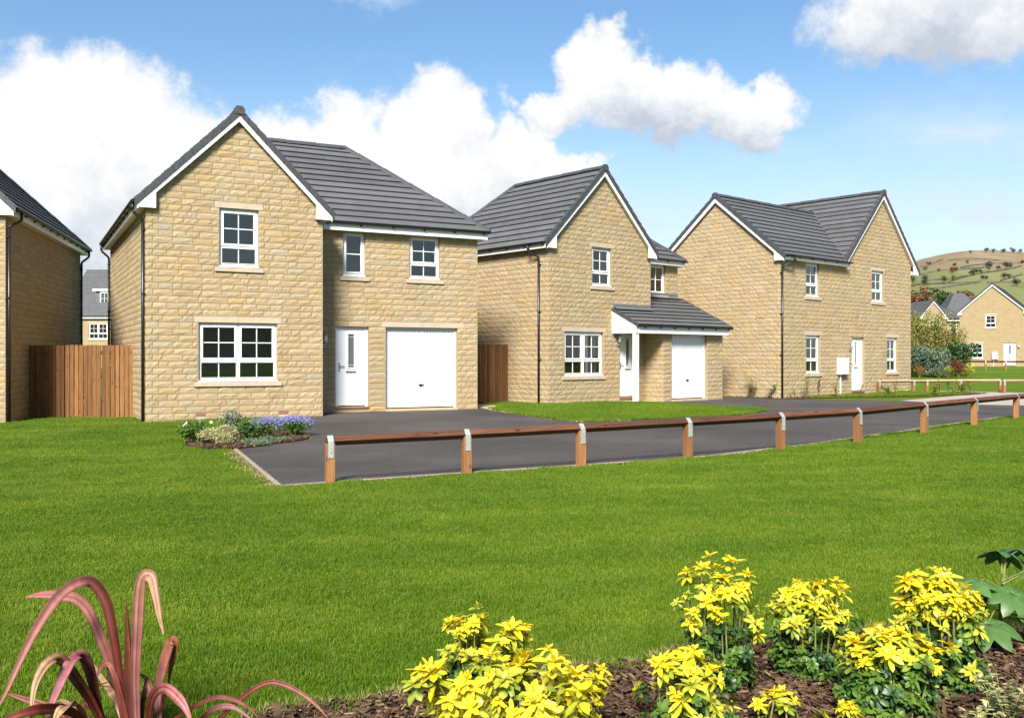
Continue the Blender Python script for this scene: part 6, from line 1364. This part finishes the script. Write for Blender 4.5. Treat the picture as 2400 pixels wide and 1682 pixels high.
        for i in range(N_):
            t = i / (N_ - 1); T = (C[min(i + 1, N_ - 1)] - C[max(i - 1, 0)]).normalized(); view = Vector((0.12 * math.sin(i * 0.2), -1, 0.35)).normalized(); S = T.cross(view).normalized(); U = S.cross(T)
            prof = min(1.0, 0.55 + t * 1.6) * min(1.0, ((1 - t) / (0.55 * fat + 0.10)) ** 0.8); hw = 0.50 * w / 2.87 / FPX * D0 * prof + 0.0004; k = r.uniform(0.92, 1.08); f = min(1.0, max(0.0, (t - 0.15) * 1.6)); col = tuple(0.85 * (0.75 * a + (0.92 * b - 0.75 * a) * f) * k for a, b in zip(c0, c1)); edge = tuple(v * 0.62 for v in col); inn = tuple(min(1, v * 1.12) for v in col)
            for q_, sx in enumerate(np.linspace(-1, 1, 9)):
                vs.append(tuple(C[i] + S * hw * float(sx) + U * hw * (0.22 * abs(float(sx)) - 0.10))); mu = stripes[q_]; cs.append(tuple(min(1, v * mu * k) for v in (edge if q_ in (0, 8) else col)))
        m.v = [tuple(p) for p in vs]; m.c = cs; m.f = [(9 * i + a, 9 * i + a + 1, 9 * i + a + 10, 9 * i + a + 9) for i in range(N_ - 1) for a in range(8)]
        o = m.obj('leaf', 'flax_leaf', e, smooth=True); md = o.modifiers.new('thickness', 'SOLIDIFY'); md.thickness = 0.0012
    return e
flax()

# ------------------------------------------------------------------ small flower bed by the drive
def bedplant(name, label, px, py, rx, hgt, mat, seed, n=1500, size=0.05, flowers=None, cat='plant'):
    p = gp(px, py); e = bush(name, label, (p.x, p.y), rx, rx * 0.75, hgt, mat, seed, n, size, cat=cat)
    if flowers:
        r = random.Random(seed + 5); fm, cnt, fs = flowers; m = MB()
        for i in range(cnt):
            a, q = r.uniform(0, 6.28), math.sqrt(r.random()); x, y = math.cos(a) * q * rx * 0.95, math.sin(a) * q * rx * 0.7; z = hgt * (0.62 + 0.36 * math.sqrt(max(0, 1 - q * q))) + r.uniform(-0.05, 0.06); s = fs * r.uniform(0.7, 1.3); k = 7; ti = r.uniform(0.2, 0.9); b = r.uniform(-2.2, -0.9); up = Vector((math.cos(b) * math.sin(ti), math.sin(b) * math.sin(ti), math.cos(ti))); u = up.orthogonal().normalized(); v = up.cross(u); c = Vector((x, y, z)); t = r.uniform(0.75, 1.25)
            m.add([tuple(c + up * s * 0.25)] + [tuple(c + (u * math.cos(6.283 * j / k) + v * math.sin(6.283 * j / k)) * s * (1 if j % 2 else 0.75)) for j in range(k)], [(0, 1 + j, 1 + (j + 1) % k) for j in range(k)], (t, t, t))
        m.obj('flowers', fm, e)
    return e
bedplant('bed_shrub', 'dark green shrub with a few white flowers at the left of the small bed', 468, 1040, 0.36, 0.42, 'leaf_green', 81, 1700, 0.065, ('petal_white', 7, 0.03))
bedplant('bed_shrub', 'beige variegated low shrub in the small bed', 513, 1042, 0.44, 0.36, 'leaf_variegated', 82, 2600, 0.038)
bedplant('bed_shrub', 'fresh green leafy plant in the middle of the small bed', 572, 1036, 0.34, 0.42, 'leaf_fatsia', 83, 1400, 0.06)
bedplant('bed_shrub', 'tall grey-green plant at the back of the small bed', 545, 1010, 0.34, 0.50, 'leaf_silver', 84, 900, 0.05)
bedplant('blue_aster', 'clump of violet-blue flowers at the left of the flowering pair', 622, 1030, 0.36, 0.38, 'leaf_green', 85, 900, 0.05, ('petal_blue', 190, 0.021))
bedplant('blue_aster', 'clump of violet-blue flowers nearest the drive', 688, 1022, 0.42, 0.36, 'leaf_green', 86, 1000, 0.05, ('petal_blue', 230, 0.021))
bedplant('bed_shrub', 'silvery low edging plant in front of the violet flowers', 640, 1038, 0.52, 0.17, 'leaf_silver', 87, 900, 0.03)
bedplant('bed_shrub', 'low silvery edging plant under the second flower clump', 590, 1046, 0.40, 0.17, 'leaf_silver', 88, 600, 0.03)

# ------------------------------------------------------------------ whips planted along the third house
def sapling(label, x, y, hgt, seed, lean=0.0):
    e = thing('sapling', label, 'sapling', (x, y, g(x, y)), 0, 'young whips along the third house'); r = random.Random(seed); m = MB(); lm = MB()
    for i in range(r.randint(2, 4)):
        t = Vector((r.uniform(-.16, .16) + lean, r.uniform(-.1, .1), hgt * r.uniform(0.6, 1.0))); md = Vector((t.x * 0.3, t.y * 0.3, t.z * 0.55)); m.tube([(0, 0, -0.03), md, t], 0.007, 4, r1=0.003)
        for k in range(15):
            p = md.lerp(t, r.uniform(-0.4, 1.02)); a = r.uniform(0, 6.28); v, f = leaf_verts(r.uniform(0.07, 0.12), 0.055, 0.2, 0.3); M = Matrix.Translation(p) @ Matrix.Rotation(a, 4, 'Z') @ Matrix.Rotation(-r.uniform(-.2, .7), 4, 'Y'); c = r.uniform(0.7, 1.3); lm.add([tuple(M @ Vector(q)) for q in v], f, (c, c, c))
    m.obj('stem', 'bark', e); lm.obj('leaves', r.choice(('leaf_olive', 'leaf_olive', 'leaf_orange', 'leaf_green')), e)
sz = lambda x: 1700 + x / 3.28
SAP = [(235, -.25, 1.1, .8), (285, -.25, 0.9, 1.0), (375, -.25, .25, .55), (450, .35, -.35, .6), (520, .9, -.55, .85), (545, 1.0, -.4, .9), (600, 1.5, -.6, .95), (680, 2.2, -.9, .75), (820, 3.4, -1.2, .5), (985, 4.9, -1.5, .4), (1045, 5.4, -1.5, .75), (1190, 6.7, -2.4, .6), (1300, 7.9, -2.6, .5), (1345, 8.4, -2.6, .65), (1410, 9.0, -2.5, .65), (1510, 9.9, -2.4, .75), (1630, 10.3, -1.9, .6), (1760, 10.6, -1.2, .8), (1880, 10.7, -.8, .7)]
SLAB = ['whip on the side wall, leftmost of the row', 'twiggy whip on the side wall, second of the row', 'short whip just left of the black corner downpipe', 'short whip just right of the black corner downpipe', 'tall whip left of the first ground floor window', 'leaning whip beside the tall one left of the first window', 'tall thin whip below the first ground floor window', 'arching whip under the right side of the first window', 'small whip between the first window and the meter pipe', 'tiny whip at the left foot of the white door', 'whip against the lower right of the white door', 'bushy whip between the door and the second window', 'low whip under the left of the second window', 'whip under the right of the second window', 'whip at the right corner of the third house', 'whip just beyond the house corner, before the pale rail', 'small whip before the pale rail, right of the corner', 'tall whip in the middle of the pale rail', 'last whip at the right end of the bed']
for k, (xp, u, v, hh) in enumerate(SAP): x, y = loc2w(H3O, u, v); sapling(SLAB[k], x, y, hh, 600 + k, 0.05 * (k % 3 - 1))
